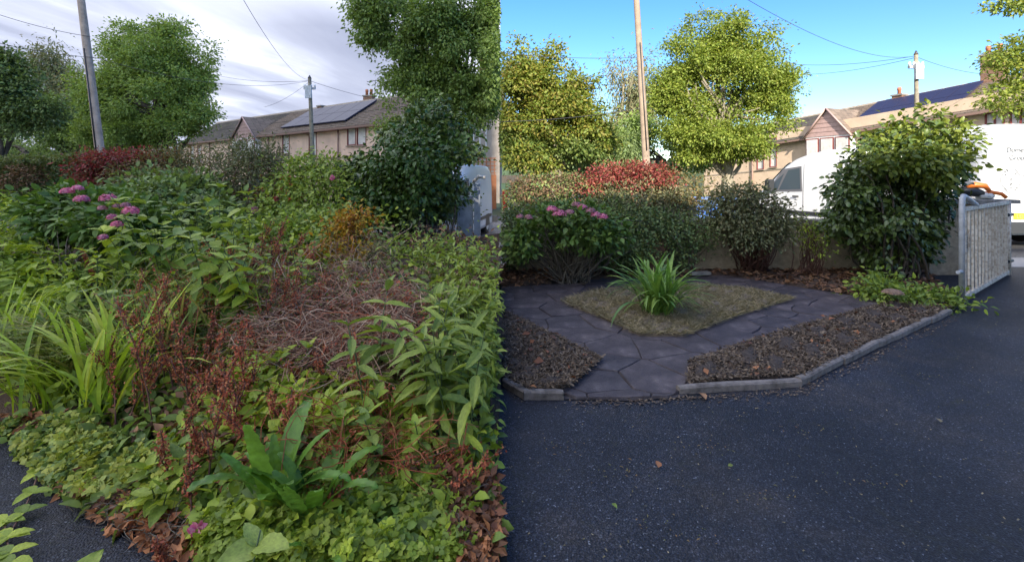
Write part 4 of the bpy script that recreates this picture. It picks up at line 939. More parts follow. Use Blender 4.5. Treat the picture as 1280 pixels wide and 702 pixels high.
for s, poly in voronoi_cells(seeds, (-.6, 3.0, 5.4, 8.6)):
    poly = convexclip(poly, HP)
    if not poly: continue
    pa = np.array(poly); c = pa.mean(0)
    tests = np.vstack([pa*.9+c*.1, c[None]])
    if all(inpoly(tests, [(p.x, p.y) for p in b]).all() for b in [diamond]) or inpoly(tests, [(p.x, p.y) for p in left_bed]).all() or inpoly(tests, [(p.x, p.y) for p in right_bed]).all(): continue
    if not inpoly(tests, [(p.x, p.y) for p in path_out]).any(): continue
    g = .004; m = MB(); n = len(poly); z = .022+random.uniform(-.003,.004); tx, ty = random.uniform(-.003,.003), random.uniform(-.003,.003)
    def ins(p, k): d = (c[0]-p[0], c[1]-p[1]); L = math.hypot(*d) or 1; return (p[0]+d[0]/L*k, p[1]+d[1]/L*k)
    # irregular edges: split each side and nudge its middle
    rp = []
    for k in range(n):
        a, b = poly[k], poly[(k+1) % n]; rp.append(a)
        if math.hypot(b[0]-a[0], b[1]-a[1]) > .15:
            h = math.sin(a[0]*91+b[0]*91+a[1]*57+b[1]*57)*.012; rp.append(((a[0]+b[0])/2+h, (a[1]+b[1])/2-h))
    n = len(rp)
    r0 = [(*ins(p, g), 0.0) for p in rp]; r1 = [(*ins(p, g+.002), z-.008) for p in rp]; r2 = [(*ins(p, g+.007), z+tx*(p[0]-c[0])/.3+ty*(p[1]-c[1])/.3) for p in rp]
    fs = [tuple(2*n+k for k in range(n))]
    for k in range(n): fs += [(k, (k+1) % n, n+(k+1) % n, n+k), (n+k, n+(k+1) % n, 2*n+(k+1) % n, 2*n+k)]
    m.poly([(a-c[0], b-c[1], d) for a, b, d in r0+r1+r2], fs); m.build('paving_stone', M['paving'], path, (c[0], c[1], 0))

def bed(name, label, poly, h, mat, step=.05, edge=.06):
    pts = [(p.x, p.y) for p in poly]; xs = np.array([p[0] for p in pts]); ys = np.array([p[1] for p in pts])
    gx = np.arange(xs.min()-.1, xs.max()+.1, step); gy = np.arange(ys.min()-.1, ys.max()+.1, step)
    X, Y = np.meshgrid(gx, gy); Q = np.stack([X.ravel(), Y.ravel()], 1); ins = inpoly(Q, pts); ed = edge_dist(Q, pts)
    s = np.where(ins, np.minimum(ed/edge, 1), 0)
    Z = -.01+(h+.012)*s**.6+s*(.012*np.sin(Q[:,0]*9+Q[:,1]*5)+.010*np.sin(Q[:,0]*23-Q[:,1]*17)+rng.normal(size=len(Q))*.006)
    ok = (ins | (ed < step*.9)).reshape(X.shape); T = []; nx = len(gx)
    for j in range(len(gy)-1):
        for i in range(nx-1):
            if ok[j,i] and ok[j,i+1] and ok[j+1,i] and ok[j+1,i+1]: a = j*nx+i; T += [(a,a+1,a+nx+1),(a,a+nx+1,a+nx)]
    o = link(name, mesh_np(name, np.column_stack([Q, Z]), T, mat, None, True)); tag(o, label, kind='structure'); return pts
def scatter(poly, n, dens_y=True):
    pts = np.array([(p.x, p.y) for p in poly]); out = []
    lo, hi = pts.min(0), pts.max(0)
    Q = lo+rng.random((n*3, 2))*(hi-lo); Q = Q[inpoly(Q, [tuple(p) for p in pts])][:n]; return Q
def litter(name, label, poly, n, z, L, mat, tmpl='chip', asp=.4, up=.35):
    Q = scatter(poly, n); k = len(Q); Pn = np.column_stack([Q, z+rng.random(k)*.02]); a = rng.random(k)*2*pi
    Dn = np.stack([np.cos(a), np.sin(a), rng.normal(size=k)*up], 1); Nn = rng.normal(size=(k,3))*.5; Nn[:,2] += 1
    Ls = L*(.4+1.1*rng.random(k)**1.5); V, T, r = leaves(Pn, Dn, Nn, Ls, Ls*asp*(.5+rng.random(k)), tmpl)
    o = link(name, mesh_np(name, V, T, M[mat], r)); return tag(o, label, 'ground litter', kind='stuff')
bed('soil_bed', 'triangular dug bed at the left of the tidy garden', left_bed, .055, M['soil'])
bed('soil_bed', 'long dug bed behind the kerb on the right', right_bed, .06, M['soil'])
bed('turf_square', 'square of thin mown turf in the middle of the paving', diamond, .055, M['turfsoil'], edge=.05)
bed('back_bed', 'leaf strewn soil along the foot of the garden wall', back_bed, .05, M['bedsoil'], .08)
litter('bark_mulch', 'grey brown chips and clippings over the left bed', left_bed, 24000, .05, .032, 'chips', asp=.26)
litter('bark_mulch', 'brown chips and clippings over the right bed', right_bed, 46000, .052, .03, 'chips', asp=.3)
litter('leaf_litter', 'dead leaves under the wall and shrubs', back_bed, 5200, .045, .085, 'brown', 'lite', .55)
litter('fallen_leaves', 'dry leaf scraps dotted over the right bed', right_bed, 130, .07, .045, 'orange', 'lite', .6)
litter('fallen_leaves', 'leaf scraps dotted over the left bed', left_bed, 46, .07, .07, 'orange', 'lite', .6)
Q = scatter(diamond, 30000); k = len(Q); a = rng.random(k)*2*pi
Dn = np.stack([np.cos(a), np.sin(a), rng.random(k)*.7], 1); Nn = np.cross(Dn, rng.normal(size=(k,3)))
V, T, r = leaves(np.column_stack([Q, np.full(k, .052)]), Dn, Nn, .085*(.3+rng.random(k)), .008, 'blade')
tag(link('mown_grass', mesh_np('mown_grass', V, T, M['drygrass'], r)), 'short straw coloured grass on the turf square', 'grass', kind='stuff')

def kerb(name, label, pts, h=.055, wd=.062):
    t = thing(name, label, 'kerb', pts[0])
    for a, b in zip(pts, pts[1:]):
        d = b-a; L = d.length; k = max(1, round(L/.75)); ang = math.atan2(d.y, d.x)
        for i in range(k):
            m = MB(); l = L/k-.008; j = [random.uniform(-.006,.006) for _ in range(8)]; ns = 5; top = []; c = .012
            ring = []
            for s in range(ns+1):
                x = l*s/ns; e = random.uniform(-.004,.004); f = random.uniform(-.005,.005)
                ring += [(x,e,0),(x,e,h-c+f),(x,e+c,h+f),(x,wd-c+e,h+f),(x,wd+e,h-c+f),(x,wd+e,0)]
            fs = []
            for s in range(ns):
                for q_ in range(5): fs.append((s*6+q_, (s+1)*6+q_, (s+1)*6+q_+1, s*6+q_+1))
            fs += [(0,1,2,3,4,5), tuple(ns*6+q_ for q_ in (5,4,3,2,1,0))]
            m.poly(ring, fs); o = m.build('kerb_stone', M['kerb'], t, a+d*(i/k)-pts[0]); o.rotation_euler = (random.uniform(-.02,.02), random.uniform(-.008,.008), ang+random.uniform(-.012,.012))
kerb('kerb', 'low concrete kerb bending round the long right bed', [G(850,493),G(1003,482),G(1100,434),G(1192,392)])
kerb('kerb', 'short concrete kerb at the front of the left bed', [G(628,482),G(655,500),G(706,499)], .06)

# ------------------------------------------------------------------ blades (day lily, iris)
def blade_mesh(name, mat, e0, e1, wdt, m=9, twist=0., fold=.25):
    V = []; x = z = 0.; st = 1./m
    for i in range(m+1):
        t = i/m; a = e0+(e1-e0)*t**1.3; w_ = wdt*(.55+.9*t)*(1-t**3)**.8 if t < 1 else 0
        tw = twist*t
        V += [(x,-w_*math.cos(tw),z+w_*fold-w_*math.sin(tw)*.5),(x,0,z),(x,w_*math.cos(tw),z+w_*fold+w_*math.sin(tw)*.5)]
        x += st*math.cos(a); z += st*math.sin(a)
    T = []
    for i in range(m):
        a = i*3; T += [(a,a+3,a+4),(a,a+4,a+1),(a+1,a+4,a+5),(a+1,a+5,a+2)]
    return mesh_np(name, V, T, mat, np.zeros(len(V)), True)
def blade_clump(name, label, base, n, Lr, mat, spread=.12, wd=.022, e1=(-1.3,.5), az=None, cat_='plant', group=None, partname='blade', seed=1):
    rr = random.Random(seed); t = thing(name, label, cat_, base, group=group)
    ms = [blade_mesh(partname, M[mat], rr.uniform(1.15,1.5), rr.uniform(*e1), wd*rr.uniform(.7,1.3), twist=rr.uniform(-.8,.8)) for _ in range(12)]
    for i in range(n):
        a = rr.uniform(0, 2*pi) if az is None else rr.gauss(*az); L = rr.uniform(*Lr); q_ = rr.random()**.5*spread; b = rr.uniform(0, 2*pi)
        if t.location.x < 0 and base[0]+q_*math.cos(b)+L*math.cos(a)*.9 > -EDGE*base[1]: continue
        link(partname, rr.choice(ms), t, mw=Matrix.Translation((q_*math.cos(b), q_*math.sin(b), -.01)) @ Matrix.Rotation(a, 4, 'Z') @ Matrix.Rotation(rr.uniform(-.25,.35), 4, 'Y') @ Matrix.Scale(L, 4))
    return t
blade_clump('day_lily', 'arching green day lily clump in the middle of the turf square', G(822,392,.04), 190, (.55,.85), 'lily', .17, .021, (-1.25,.75))

# ------------------------------------------------------------------ shrubs of the tidy half
def hydrangea(label, blobs, base, heads, side, L=.088, stemlen=True, ncl=260):
    t = bush('hydrangea', label, blobs, ncl, 13, L, 'hydrangea', base, 60, 'greytwig', .010, side, tmpl='ovate', asp=.62, droop=.25, surf=.25, spread=1.3)
    b = Vector(base)
    for (x, y, D, r, mt) in heads:
        c = np.array(P(x, y, D)); k = 120; d = norm(rng.normal(size=(k,3))); d[:,2] = np.abs(d[:,2])*1.0-.15; d = norm(d)
        Pn = c+d*r*np.array([1,1,.75])*(.8+.25*rng.random((k,1))); sd = norm(np.cross(d, rng.normal(size=(k,3))))
        V, T, rr_ = leaves(Pn-sd*.012, sd, d, .026, .026, 'lite'); link('flower_head', mesh_np('flower_head', V, T, M[mt], rr_), t, loc=-b)
    return t
hydrangea('hydrangea with pink heads and bare lower branches, left in the tidy garden', [(700,283,52,26,7.0),(665,296,28,18,6.9),(745,280,34,24,7.1),(720,268,30,16,7.1),(765,292,20,16,7.1),(730,295,44,16,7.0),(655,305,20,18,6.9)], G(712,352),
    [(690,262,6.6,.075,'pink'),(699,268,6.55,.10,'pink'),(712,266,6.6,.07,'fadedpink'),(728,260,6.65,.07,'pink'),(738,264,6.6,.07,'fadedpink'),(745,269,6.6,.07,'pink'),(753,272,6.6,.075,'pink'),(661,272,6.7,.06,'fadedpink'),(650,271,6.7,.05,'fadedpink'),(720,256,6.8,.06,'fadedpink')], RIGHT)
# fan of bare stems under it
b0 = np.repeat(np.array(G(714,350))[None], 110, 0)+rng.normal(size=(110,3))*np.array([.12,.12,0])
tg = np.stack([b0[:,0]+rng.normal(size=110)*.42, b0[:,1]+rng.normal(size=110)*.25-.1, .62+rng.random(110)*.4], 1)
V, T, r = tubes_np(curves(b0, tg, 8, .12, .02), .011, .004, 4); o = link('bare_stems', mesh_np('bare_stems', V, T, M['greytwig'], r, True)); tag(o, 'tangle of bare grey stems under the pink hydrangea', 'branches', kind='stuff')
bush('privet_hedge', 'dark clipped hedge at the back left of the tidy garden', [(690,240,50,24,9.0),(655,250,28,26,9.0),(725,245,40,28,9.0),(760,262,42,30,8.8),(690,285,75,36,7.85),(640,300,20,34,7.8),(780,290,60,40,7.85)], 1300, 14, .055, 'hedge', None, 40, side=RIGHT, cat_='hedge', asp=.6, surf=.22, spread=2.0)
bush('browned_hedge', 'browning patch of hedge between dark hedge and yellow willow', [(668,238,32,20,8.8),(705,232,30,14,8.9)], 200, 14, .05, 'hedgedry', None, 10, side=RIGHT, cat_='hedge', asp=.5, surf=.25)
bush('red_bush', 'crimson leaved bush on top of the tidy hedge', [(752,222,26,13,8.8),(785,216,30,12,8.8),(815,220,24,13,8.7),(832,228,12,12,8.7),(740,234,16,10,8.7),(795,228,40,10,8.8)], 460, 14, .055, 'red', None, 30, 'redstem', .008, asp=.5, surf=.3)
bush('green_bush', 'dull green twiggy bush below the crimson leaves', [(790,250,48,24,8.5),(760,262,30,30,8.4),(835,255,35,26,8.6),(812,280,55,22,8.5),(770,295,40,28,8.4)], 620, 14, .055, 'grey', None, 80, 'greytwig', .008, asp=.5, surf=.25)
bush('bronze_bush', 'bronze and green bush beside the blue crate', [(845,235,26,22,8.9),(868,245,18,28,9.2),(850,262,26,20,8.8),(825,242,20,16,8.8)], 330, 14, .055, 'bronze', None, 40, 'redstem', .008, asp=.5, surf=.25)
bush('bare_shrub', 'dark leggy shrub with bare arching stems left of the wall', [(835,290,45,24,7.8),(870,290,26,24,7.8),(790,305,40,26,7.8),(850,315,34,16,7.7),(750,310,30,26,7.8)], 520, 12, .055, 'hedge', G(850,340), 170, 'greytwig', .008, asp=.5)
m = MB(); m.tube([(0,0,0),(0,0,.1),(.01,0,.5),(.0,0,.56)], [.30,.26,.24,.20], 14); o = m.build('tree_stump', M['stump'], None, G(818,345)); tag(o, 'brown sawn tree stump behind the day lily', 'stump')
bush('rounded_shrub', 'rounded grey green shrub with reddish stems in front of the wall', [(935,265,42,28,7.7),(905,262,24,24,7.7),(965,275,24,24,7.6),(940,290,42,20,7.6),(925,245,30,16,7.7)], 520, 14, .062, 'grey', G(938,340), 150, 'redstem', .010, asp=.5, surf=.25)
bush('rounded_shrub', 'low sprouting shrub rising between rounded shrub and camellia', [(1010,285,16,20,7.6),(1022,305,14,14,7.5)], 40, 9, .06, 'bright', G(1008,345), 30, 'redstem', .009, asp=.4)
cam_bl = [(1092,212,48,34,7.5),(1142,200,46,42,7.5),(1075,240,40,50,7.5),(1120,260,62,55,7.4),(1160,235,34,48,7.5),(1110,305,42,30,7.4),(1148,290,30,30,7.5),(1065,275,32,38,7.5),(1185,205,22,28,7.6),(1100,325,30,16,7.4)]
ct = bush('camellia', 'tall glossy camellia standing before the garden wall and white van', cam_bl, 1250, 15, .085, 'camellia', G(1118,352), 70, 'bark', .022, lump=9, tmpl='ovate', asp=.6, surf=.2, spread=1.5, droop=.5)
me, c = crown_mesh('tinted_foliage', [(1118,172,30,14,7.5),(1150,160,36,18,7.5),(1180,168,26,20,7.55),(1205,178,16,16,7.6),(1088,184,18,8,7.5),(1162,142,22,10,7.5),(1127,152,12,9,7.5),(1198,200,14,16,7.6),(1110,200,40,20,7.05),(1165,205,34,24,7.05)], 300, 12, .085, M['camellia_sunlit'], 'ovate', .6, 1.5, .3, .3)  # yellower leaves paint the sunlit top and blend it downwards
link('tinted_foliage', me, ct, loc=-ct.location)
def fourpole():
    m = MB()
    for k in range(5):
        a = random.uniform(-1,1)*.9; m.tube([(0,0,0),(.18*a,-.05,.3),(.45*a,.0,.9)], [.04,.032,.02], 8)
    o = link('trunk', m.mesh('trunk', M['bark']), ct)
fourpole()
bush('weed_clump', 'leafy green weeds with tan flower heads at the foot of the gate', [(1095,362,16,12,6.3),(1120,372,26,12,6.1),(1150,376,30,10,6.0),(1180,378,20,8,5.95),(1100,350,12,8,6.4)], 190, 12, .07, 'raspberry', G(1130,388), 26, 'stem', .005, tmpl='ovate', asp=.5, surf=.4, cat_='plant', zmin=.02)
for (x, y, lab) in ((1116,366,'round tan flower head lying on the weeds, nearer the camellia'),(1156,385,'tan flower head lying on the weeds, nearer the gate')):
    c = P(x, y, 5.8); m = MB(); rr_ = [(0,0,0)]; pts = []
    for j in range(5):
        for i in range(14):
            a = 2*pi*i/14; ph = j/4*pi/2; q_ = .11*math.cos(ph)*(1+.1*math.sin(5*a+j)); pts.append((q_*math.cos(a), q_*math.sin(a), .05*math.sin(ph)))
    m.poly(pts, [(j*14+i, j*14+(i+1) % 14, (j+1)*14+(i+1) % 14, (j+1)*14+i) for j in range(4) for i in range(14)]+[tuple(range(14))[::-1]]); o = m.build('dried_sedum', M['seedhead'], None, c); tag(o, lab, 'flower head')
# bits on the tarmac
def debris():
    for (x, y, lab, mt, L) in ((823,587,'curled tan leaf lying alone on the blue tarmac','orange',.065),(765,632,'small green leaf scrap on the near tarmac','grass',.04),(1176,530,'pale leaf scrap on the tarmac towards the right','drygrass',.06),(1135,402,'pale scrap by the kerb near the gate','drygrass',.06),(875,493,'dried brown leaf against the kerb end','brown',.10),(910,585,'mossy scrap in the middle of the drive','grass',.035)):
        p = G(x, y); a = random.uniform(0, 6.28)
        V, T, r = leaves(np.array([[0,0,.012]]), np.array([[math.cos(a), math.sin(a), .1]]), np.array([[.2,-.3,1]]), L, L*.6, 'ovate')
        V[:,2] = np.abs(V[:,2])+.002; o = link('fallen_leaf', mesh_np('fallen_leaf', V, T, M[mt], r), loc=p); tag(o, lab, 'leaf')
debris()
Q = np.column_stack([rng.uniform(-.2,8,1500), rng.uniform(1.6,6.5,1500)]); k = len(Q)
Q = Q[~inpoly(Q, [(p.x,p.y) for p in path_out]) & ~inpoly(Q, [(p.x,p.y) for p in right_bed]) & ~inpoly(Q, [(p.x,p.y) for p in left_bed])]; k = len(Q)
a = rng.random(k)*6.28; V, T, r = leaves(np.column_stack([Q, np.full(k,.002)]), np.stack([np.cos(a), np.sin(a), np.full(k,.15)],1), np.tile([0,0,1.],(k,1)), .007+.009*rng.random(k), .007, 'chip')
tag(link('grit', mesh_np('grit', V, T, M['drygrass'], r)), 'pale grit and moss scraps over the tarmac', 'grit', kind='stuff')
kl = [G(704,502),G(850,497),G(1003,486),G(1100,438),G(1190,396)]
Pk = []
for a_, b_ in zip(kl, kl[1:]):
    for _ in range(170): u = random.random(); p = a_.lerp(b_, u); Pk.append((p.x+random.gauss(0,.03), p.y-abs(random.gauss(0,.05)), .004))
Pk = np.array(Pk); k = len(Pk); a = rng.random(k)*6.28; V, T, r = leaves(Pk, np.stack([np.cos(a), np.sin(a), np.full(k,.2)],1), np.tile([0,0,1.],(k,1)), .012+.022*rng.random(k)**3, .012, 'chip')
tag(link('kerb_grit', mesh_np('kerb_grit', V, T, M['chips'], r)), 'soil crumbs and bark scraps gathered along the kerb', 'grit', kind='stuff')
cs = [G(880,560),G(770,590),G(1010,540),G(960,620),G(700,560),G(1150,470),G(1080,600),G(840,660)]
Pm = np.array([[c_.x+random.gauss(0,.10), c_.y+random.gauss(0,.05), .003] for c_ in cs for _ in range(22)]); k = len(Pm); a = rng.random(k)*6.28
V, T, r = leaves(Pm, np.stack([np.cos(a), np.sin(a), np.full(k,.3)],1), np.tile([0,0,1.],(k,1)), .008+.02*rng.random(k)**2, .008, 'lite')
tag(link('moss_scraps', mesh_np('moss_scraps', V, T, M['bronze'], r)), 'small drifts of moss and leaf crumbs on the tarmac', 'grit', kind='stuff')
m = MB(); m.cbox((0,0,0),(.34,.12,.0451), .006); o = m.build('concrete_block', M['coping'], None, (2.85,7.6,.05)); o.rotation_euler[2] = .2; tag(o, 'pale flat stone at the wall foot beside the rounded shrub', 'stone')

# ================================================================== OVERGROWN HALF
def H(X, Y):
    """height of the tangled mass over the bed"""
    Y = np.asarray(Y, float); X = np.asarray(X, float)
    base = np.interp(Y, [1.4, 2.0, 2.6, 3.2, 4.0, 5.0, 6.0, 7.0, 8.2], [.05, .10, .18, .32, .58, .82, 1.0, 1.12, 1.15])
    return base+.07*np.sin(X*2.3+1)*np.sin(Y*1.7)+.03*np.sin(X*5.1+Y*3.3)
EDGE_PTS = [(-9,4.6),(-4.6,3.55),(-3.25,3.02),(-2.33,2.45),(-1.86,2.2),(-1.35,1.98),(-1.0,1.6),(-.6,1.2)]
ex = np.array([p[0] for p in EDGE_PTS]); ey = np.array([p[1] for p in EDGE_PTS])
def in_bed(X, Y): return (Y > np.interp(X, ex, ey)) & (X < -EDGE*Y-.01)
def Hc(X, Y):
    d = np.clip((Y-np.interp(X, ex, ey))/.55, 0, 1); return H(X, Y)*d**.7
def hit(px, py):
    """points on the plant mass under picture positions"""
    px = np.asarray(px, float); py = np.asarray(py, float); D = np.linspace(1.2, 8.4, 260)
    X = (px[:, None]-CX)/F*D; Z = EYE-(py[:, None]-HY)/F*D; below = Z <= Hc(X, D[None]+0*X)
    i = below.argmax(1); ok = below.any(1); Dm = D[i]; Xm = (px-CX)/F*Dm
    return np.stack([Xm, Dm, Hc(Xm, Dm)], 1), ok & in_bed(Xm, Dm)
gx = np.linspace(-9, -.02, 150); gy = np.linspace(1.2, 8.3, 120); X, Y = np.meshgrid(gx, gy)
Xs = X.copy(); Z = Hc(X, Y)*.55-.03+rng.normal(size=X.shape)*.012; Z = np.where(Hc(X,Y) <= 0.001, -.03, Z)
T = []; nx = len(gx); okm = (X < -EDGE*Y+.03)
for j in range(len(gy)-1):
    for i in range(nx-1):
        if okm[j,i] and okm[j,i+1] and okm[j+1,i] and okm[j+1,i+1]: a = j*nx+i; T += [(a,a+1,a+nx+1),(a,a+nx+1,a+nx)]
tag(link('overgrown_bank', mesh_np('overgrown_bank', np.stack([Xs,Y,Z],-1).reshape(-1,3), T, M['bedsoil'], None, True)), 'soil and leaf litter under the overgrown garden', kind='structure')

def patch(name, label, ells, n, L, mat, tmpl='ovate', asp=.6, lift=(-.12,.08), tilt=.5, droop=.1, kindcat='plants'):
    E_ = np.array(ells, float); wt = E_[:,2]*E_[:,3]; wt /= wt.sum(); i = rng.choice(len(E_), n, p=wt)
    a = rng.random(n)*2*pi; q_ = np.sqrt(rng.random(n))*(.8+.35*rng.random(n)); px = E_[i,0]+E_[i,2]*q_*np.cos(a); py = E_[i,1]+E_[i,3]*q_*np.sin(a)
    Pn, ok = hit(px, py); Pn = Pn[ok]; gp_ = np.sin(Pn[:,0]*11+n)*np.sin(Pn[:,1]*12+n*.7)+.5*np.sin(Pn[:,0]*23-Pn[:,1]*19+n); Pn = Pn[gp_ > -.55]; Pn[:,2] += rng.uniform(*lift, len(Pn)); Pn = Pn[keep(Pn, LEFT, .0)]; k = len(Pn)
    Pn[:,2] = np.maximum(Pn[:,2], .012)
    b = rng.random(k)*2*pi; Dn = np.stack([np.cos(b), np.sin(b), rng.normal(size=k)*tilt*1.4-droop], 1)
    Nn = rng.normal(size=(k,3))*.65; Nn[:,2] += 1; Nn[:,1] -= .35
    Ls = L*(.6+.8*rng.random(k)); cl = np.sin(Pn[:,0]*7)*np.sin(Pn[:,1]*6)*.25+.25
    V, T, r = leaves(Pn, Dn, Nn, Ls, Ls*asp, tmpl, np.clip(cl+.5*rng.random(k), 0, .999))
    return tag(link(name, mesh_np(name, V, T, M[mat], r)), label, kindcat, kind='stuff')
patch('undergrowth', 'dense mixed green undergrowth filling the neglected garden', [(310,330,330,75),(300,430,330,90),(330,560,300,110),(480,650,180,60)], 15000, .075, 'tree_mid', lift=(-.22,.05))
patch('undergrowth', 'brighter green leaves scattered through the undergrowth', [(310,330,330,75),(300,440,330,90),(420,560,220,100),(440,650,190,60)], 6500, .065, 'bright', lift=(-.10,.08))
patch('undergrowth', 'low dead brown leaves caught in the undergrowth', [(380,430,200,90),(330,520,200,60),(430,330,150,50)], 4200, .06, 'brown', 'lite', lift=(-.12,.06))
patch('ground_cover', 'blue green strawberry leaves spilling over the tarmac edge', [(60,560,75,32),(130,592,80,38),(60,590,45,26),(190,620,55,25)], 6500, .052, 'strawb', 'tri', 1., (-.02,.06), .35)
patch('ground_cover', 'bright strawberry leaves at the bottom centre', [(470,640,110,48),(520,690,70,30),(400,680,80,30),(300,680,60,30)], 7000, .050, 'bright', 'tri', 1., (-.02,.07), .4)
patch('ground_cover', 'pale olive seedlings between the bright leaves', [(470,640,110,48),(230,600,90,50),(60,560,70,30)], 900, .04, 'yellowgreen', 'ovate', .8, (.0,.07), .3)
patch('leaf_litter', 'orange brown dead leaves at the lower right of the wild garden', [(590,640,50,55),(600,690,40,30),(560,610,40,25)], 3000, .05, 'orange', 'lite', .55, (.0,.06), .4)
patch('leaf_litter', 'brown leaves and twigs along the tarmac edge', [(150,650,70,45),(200,680,60,30),(90,620,50,25),(40,535,60,14),(270,580,60,40)], 2000, .05, 'orange', 'lite', .55, (-.02,.04), .4)
patch('leaf_litter', 'rusty dead foliage below the camellia', [(570,312,60,14),(545,300,50,10),(600,350,30,16)], 700, .055, 'brown', 'lite', .35, (-.05,.12), .6)
patch('fern_leaves', 'feathery green leaves at the left edge', [(20,310,45,75),(40,370,60,40),(10,250,25,25)], 2200, .10, 'bright', 'lance', .32, (-.15,.20), .4)

patch('undergrowth', 'fresh green leaves at the right rim beside the buddleias', [(575,330,50,24),(590,380,40,40),(600,450,30,60),(520,320,50,16)], 2600, .075, 'buddleia', 'lance', .32, (-.08,.16), .5)
patch('undergrowth', 'green leaves pushing through the lower red stems', [(380,520,110,36),(470,560,80,36),(330,470,60,30)], 2400, .07, 'bright', 'ovate', .55, (-.02,.12), .5)
def rough_grass(label, ells, n, L, mat, lean=.4, w_=.008, name='rough_grass'):
    E_ = np.array(ells, float); i = rng.integers(len(E_), size=n); a = rng.random(n)*2*pi; q_ = np.sqrt(rng.random(n))
    Pn, ok = hit(E_[i,0]+E_[i,2]*q_*np.cos(a), E_[i,1]+E_[i,3]*q_*np.sin(a)); Pn = Pn[ok]; k = len(Pn); Pn[:,2] -= .12
    b = rng.random(k)*2*pi; Ls = L*(.5+rng.random(k)); dd = np.stack([np.cos(b)*lean, np.sin(b)*lean, np.ones(k)], 1)
    m_ = 6; t = np.linspace(0,1,m_)[None,:,None]; line = Pn[:,None]+norm(dd)[:,None]*t*Ls[:,None,None]; line[:,:,2] -= (Ls[:,None]*.45*(t[:,:,0]**2.4))
    line[:,:,:2] += (np.stack([np.cos(b), np.sin(b)],1)*Ls[:,None]*.35)[:,None]*(t**2)
    keepm = (line[:,:,0] < -EDGE*line[:,:,1]-.02).all(1); line = line[keepm]; b = b[keepm]; k = len(line)
    sd = np.stack([-np.sin(b), np.cos(b), np.zeros(k)],1)[:,None]*(w_*(1-t**2)+.0006)
    V = np.stack([line-sd, line+sd], 2); T = []
    for j in range(m_-1): A = j*2; T += [(A,A+1,A+3),(A,A+3,A+2)]
    T = np.array(T)[None]+(np.arange(k)*m_*2)[:,None,None]
    return tag(link(name, mesh_np(name, V.reshape(-1,3), T.reshape(-1,3), M[mat], np.repeat(rng.random(k), m_*2))), label, 'grass', kind='stuff')
rough_grass('long rough grass around the yellow green blades', [(230,370,110,45),(120,430,110,30),(60,440,60,30),(240,440,80,30)], 2600, .42, 'grass')
rough_grass('straw coloured grass tufts in the middle of the wild garden', [(350,370,60,30),(450,340,30,40),(300,410,60,30),(560,360,50,30)], 900, .32, 'drygrass')

# strap leaved clumps (each blade a part)
def base_at(x, y):
    p, ok = hit([x], [y]); return Vector(p[0])
blade_clump('crocosmia', 'largest clump of yellow green strap leaves beside the dock stalks', base_at(140,500)-Vector((0,0,.12)), 75, (.55,.95), 'iris', .16, .019, (-.2,1.1), az=(1.9,1.1), seed=3)
blade_clump('crocosmia', 'clump of long blades fanning over the tarmac edge at far left', base_at(70,480)-Vector((0,0,.12)), 60, (.45,.85), 'iris', .2, .017, (-.9,.5), az=(3.3,.8), seed=4)
blade_clump('crocosmia', 'upright blades at the left edge of the wild garden', base_at(15,440)-Vector((0,0,.12)), 45, (.4,.75), 'iris', .2, .015, (.1,1.2), seed=5)
blade_clump('crocosmia', 'loose pale blades behind the largest strap clump', base_at(225,430)-Vector((0,0,.12)), 80, (.45,.8), 'grass', .32, .013, (-.6,1.0), seed=6)
blade_clump('crocosmia', 'grassy tuft of fine blades in front of the leafy stems', base_at(335,400)-Vector((0,0,.12)), 45, (.3,.6), 'grass', .2, .010, (-.6,.9), seed=8)

# leafy stemmed plants: each leaf a part
LM = {}
def leaf_part(mat, tmpl):
    k = (mat, tmpl)
    if k not in LM:
        v, f = [], []; ns, na = 9, 6
        for i in range(ns+1):
            t_ = i/ns; wv = (math.sin(pi*min(1, t_**(.72 if tmpl == 'ovate' else .85)))**(.75 if tmpl == 'ovate' else .9))*.5 if 0 < i < ns else .004
            for j in range(na+1):
                u = j/na*2-1; v.append((t_-.04*abs(u)*(1-t_), u*wv*(1+(.06*math.sin(i*2.6+u) if tmpl == 'ovate' else 0)), .16*abs(u)*wv*2*.5-.22*t_*t_+.012*math.sin(i*2.1-abs(u)*3)*(abs(u) > .1)))
        for i in range(ns):
            for j in range(na): a_ = i*(na+1)+j; f += [(a_, a_+na+1, a_+na+2), (a_, a_+na+2, a_+1)]
        LM[k] = mesh_np('leaf', v, f, M[mat], np.zeros(len(v)), True)
    return LM[k]
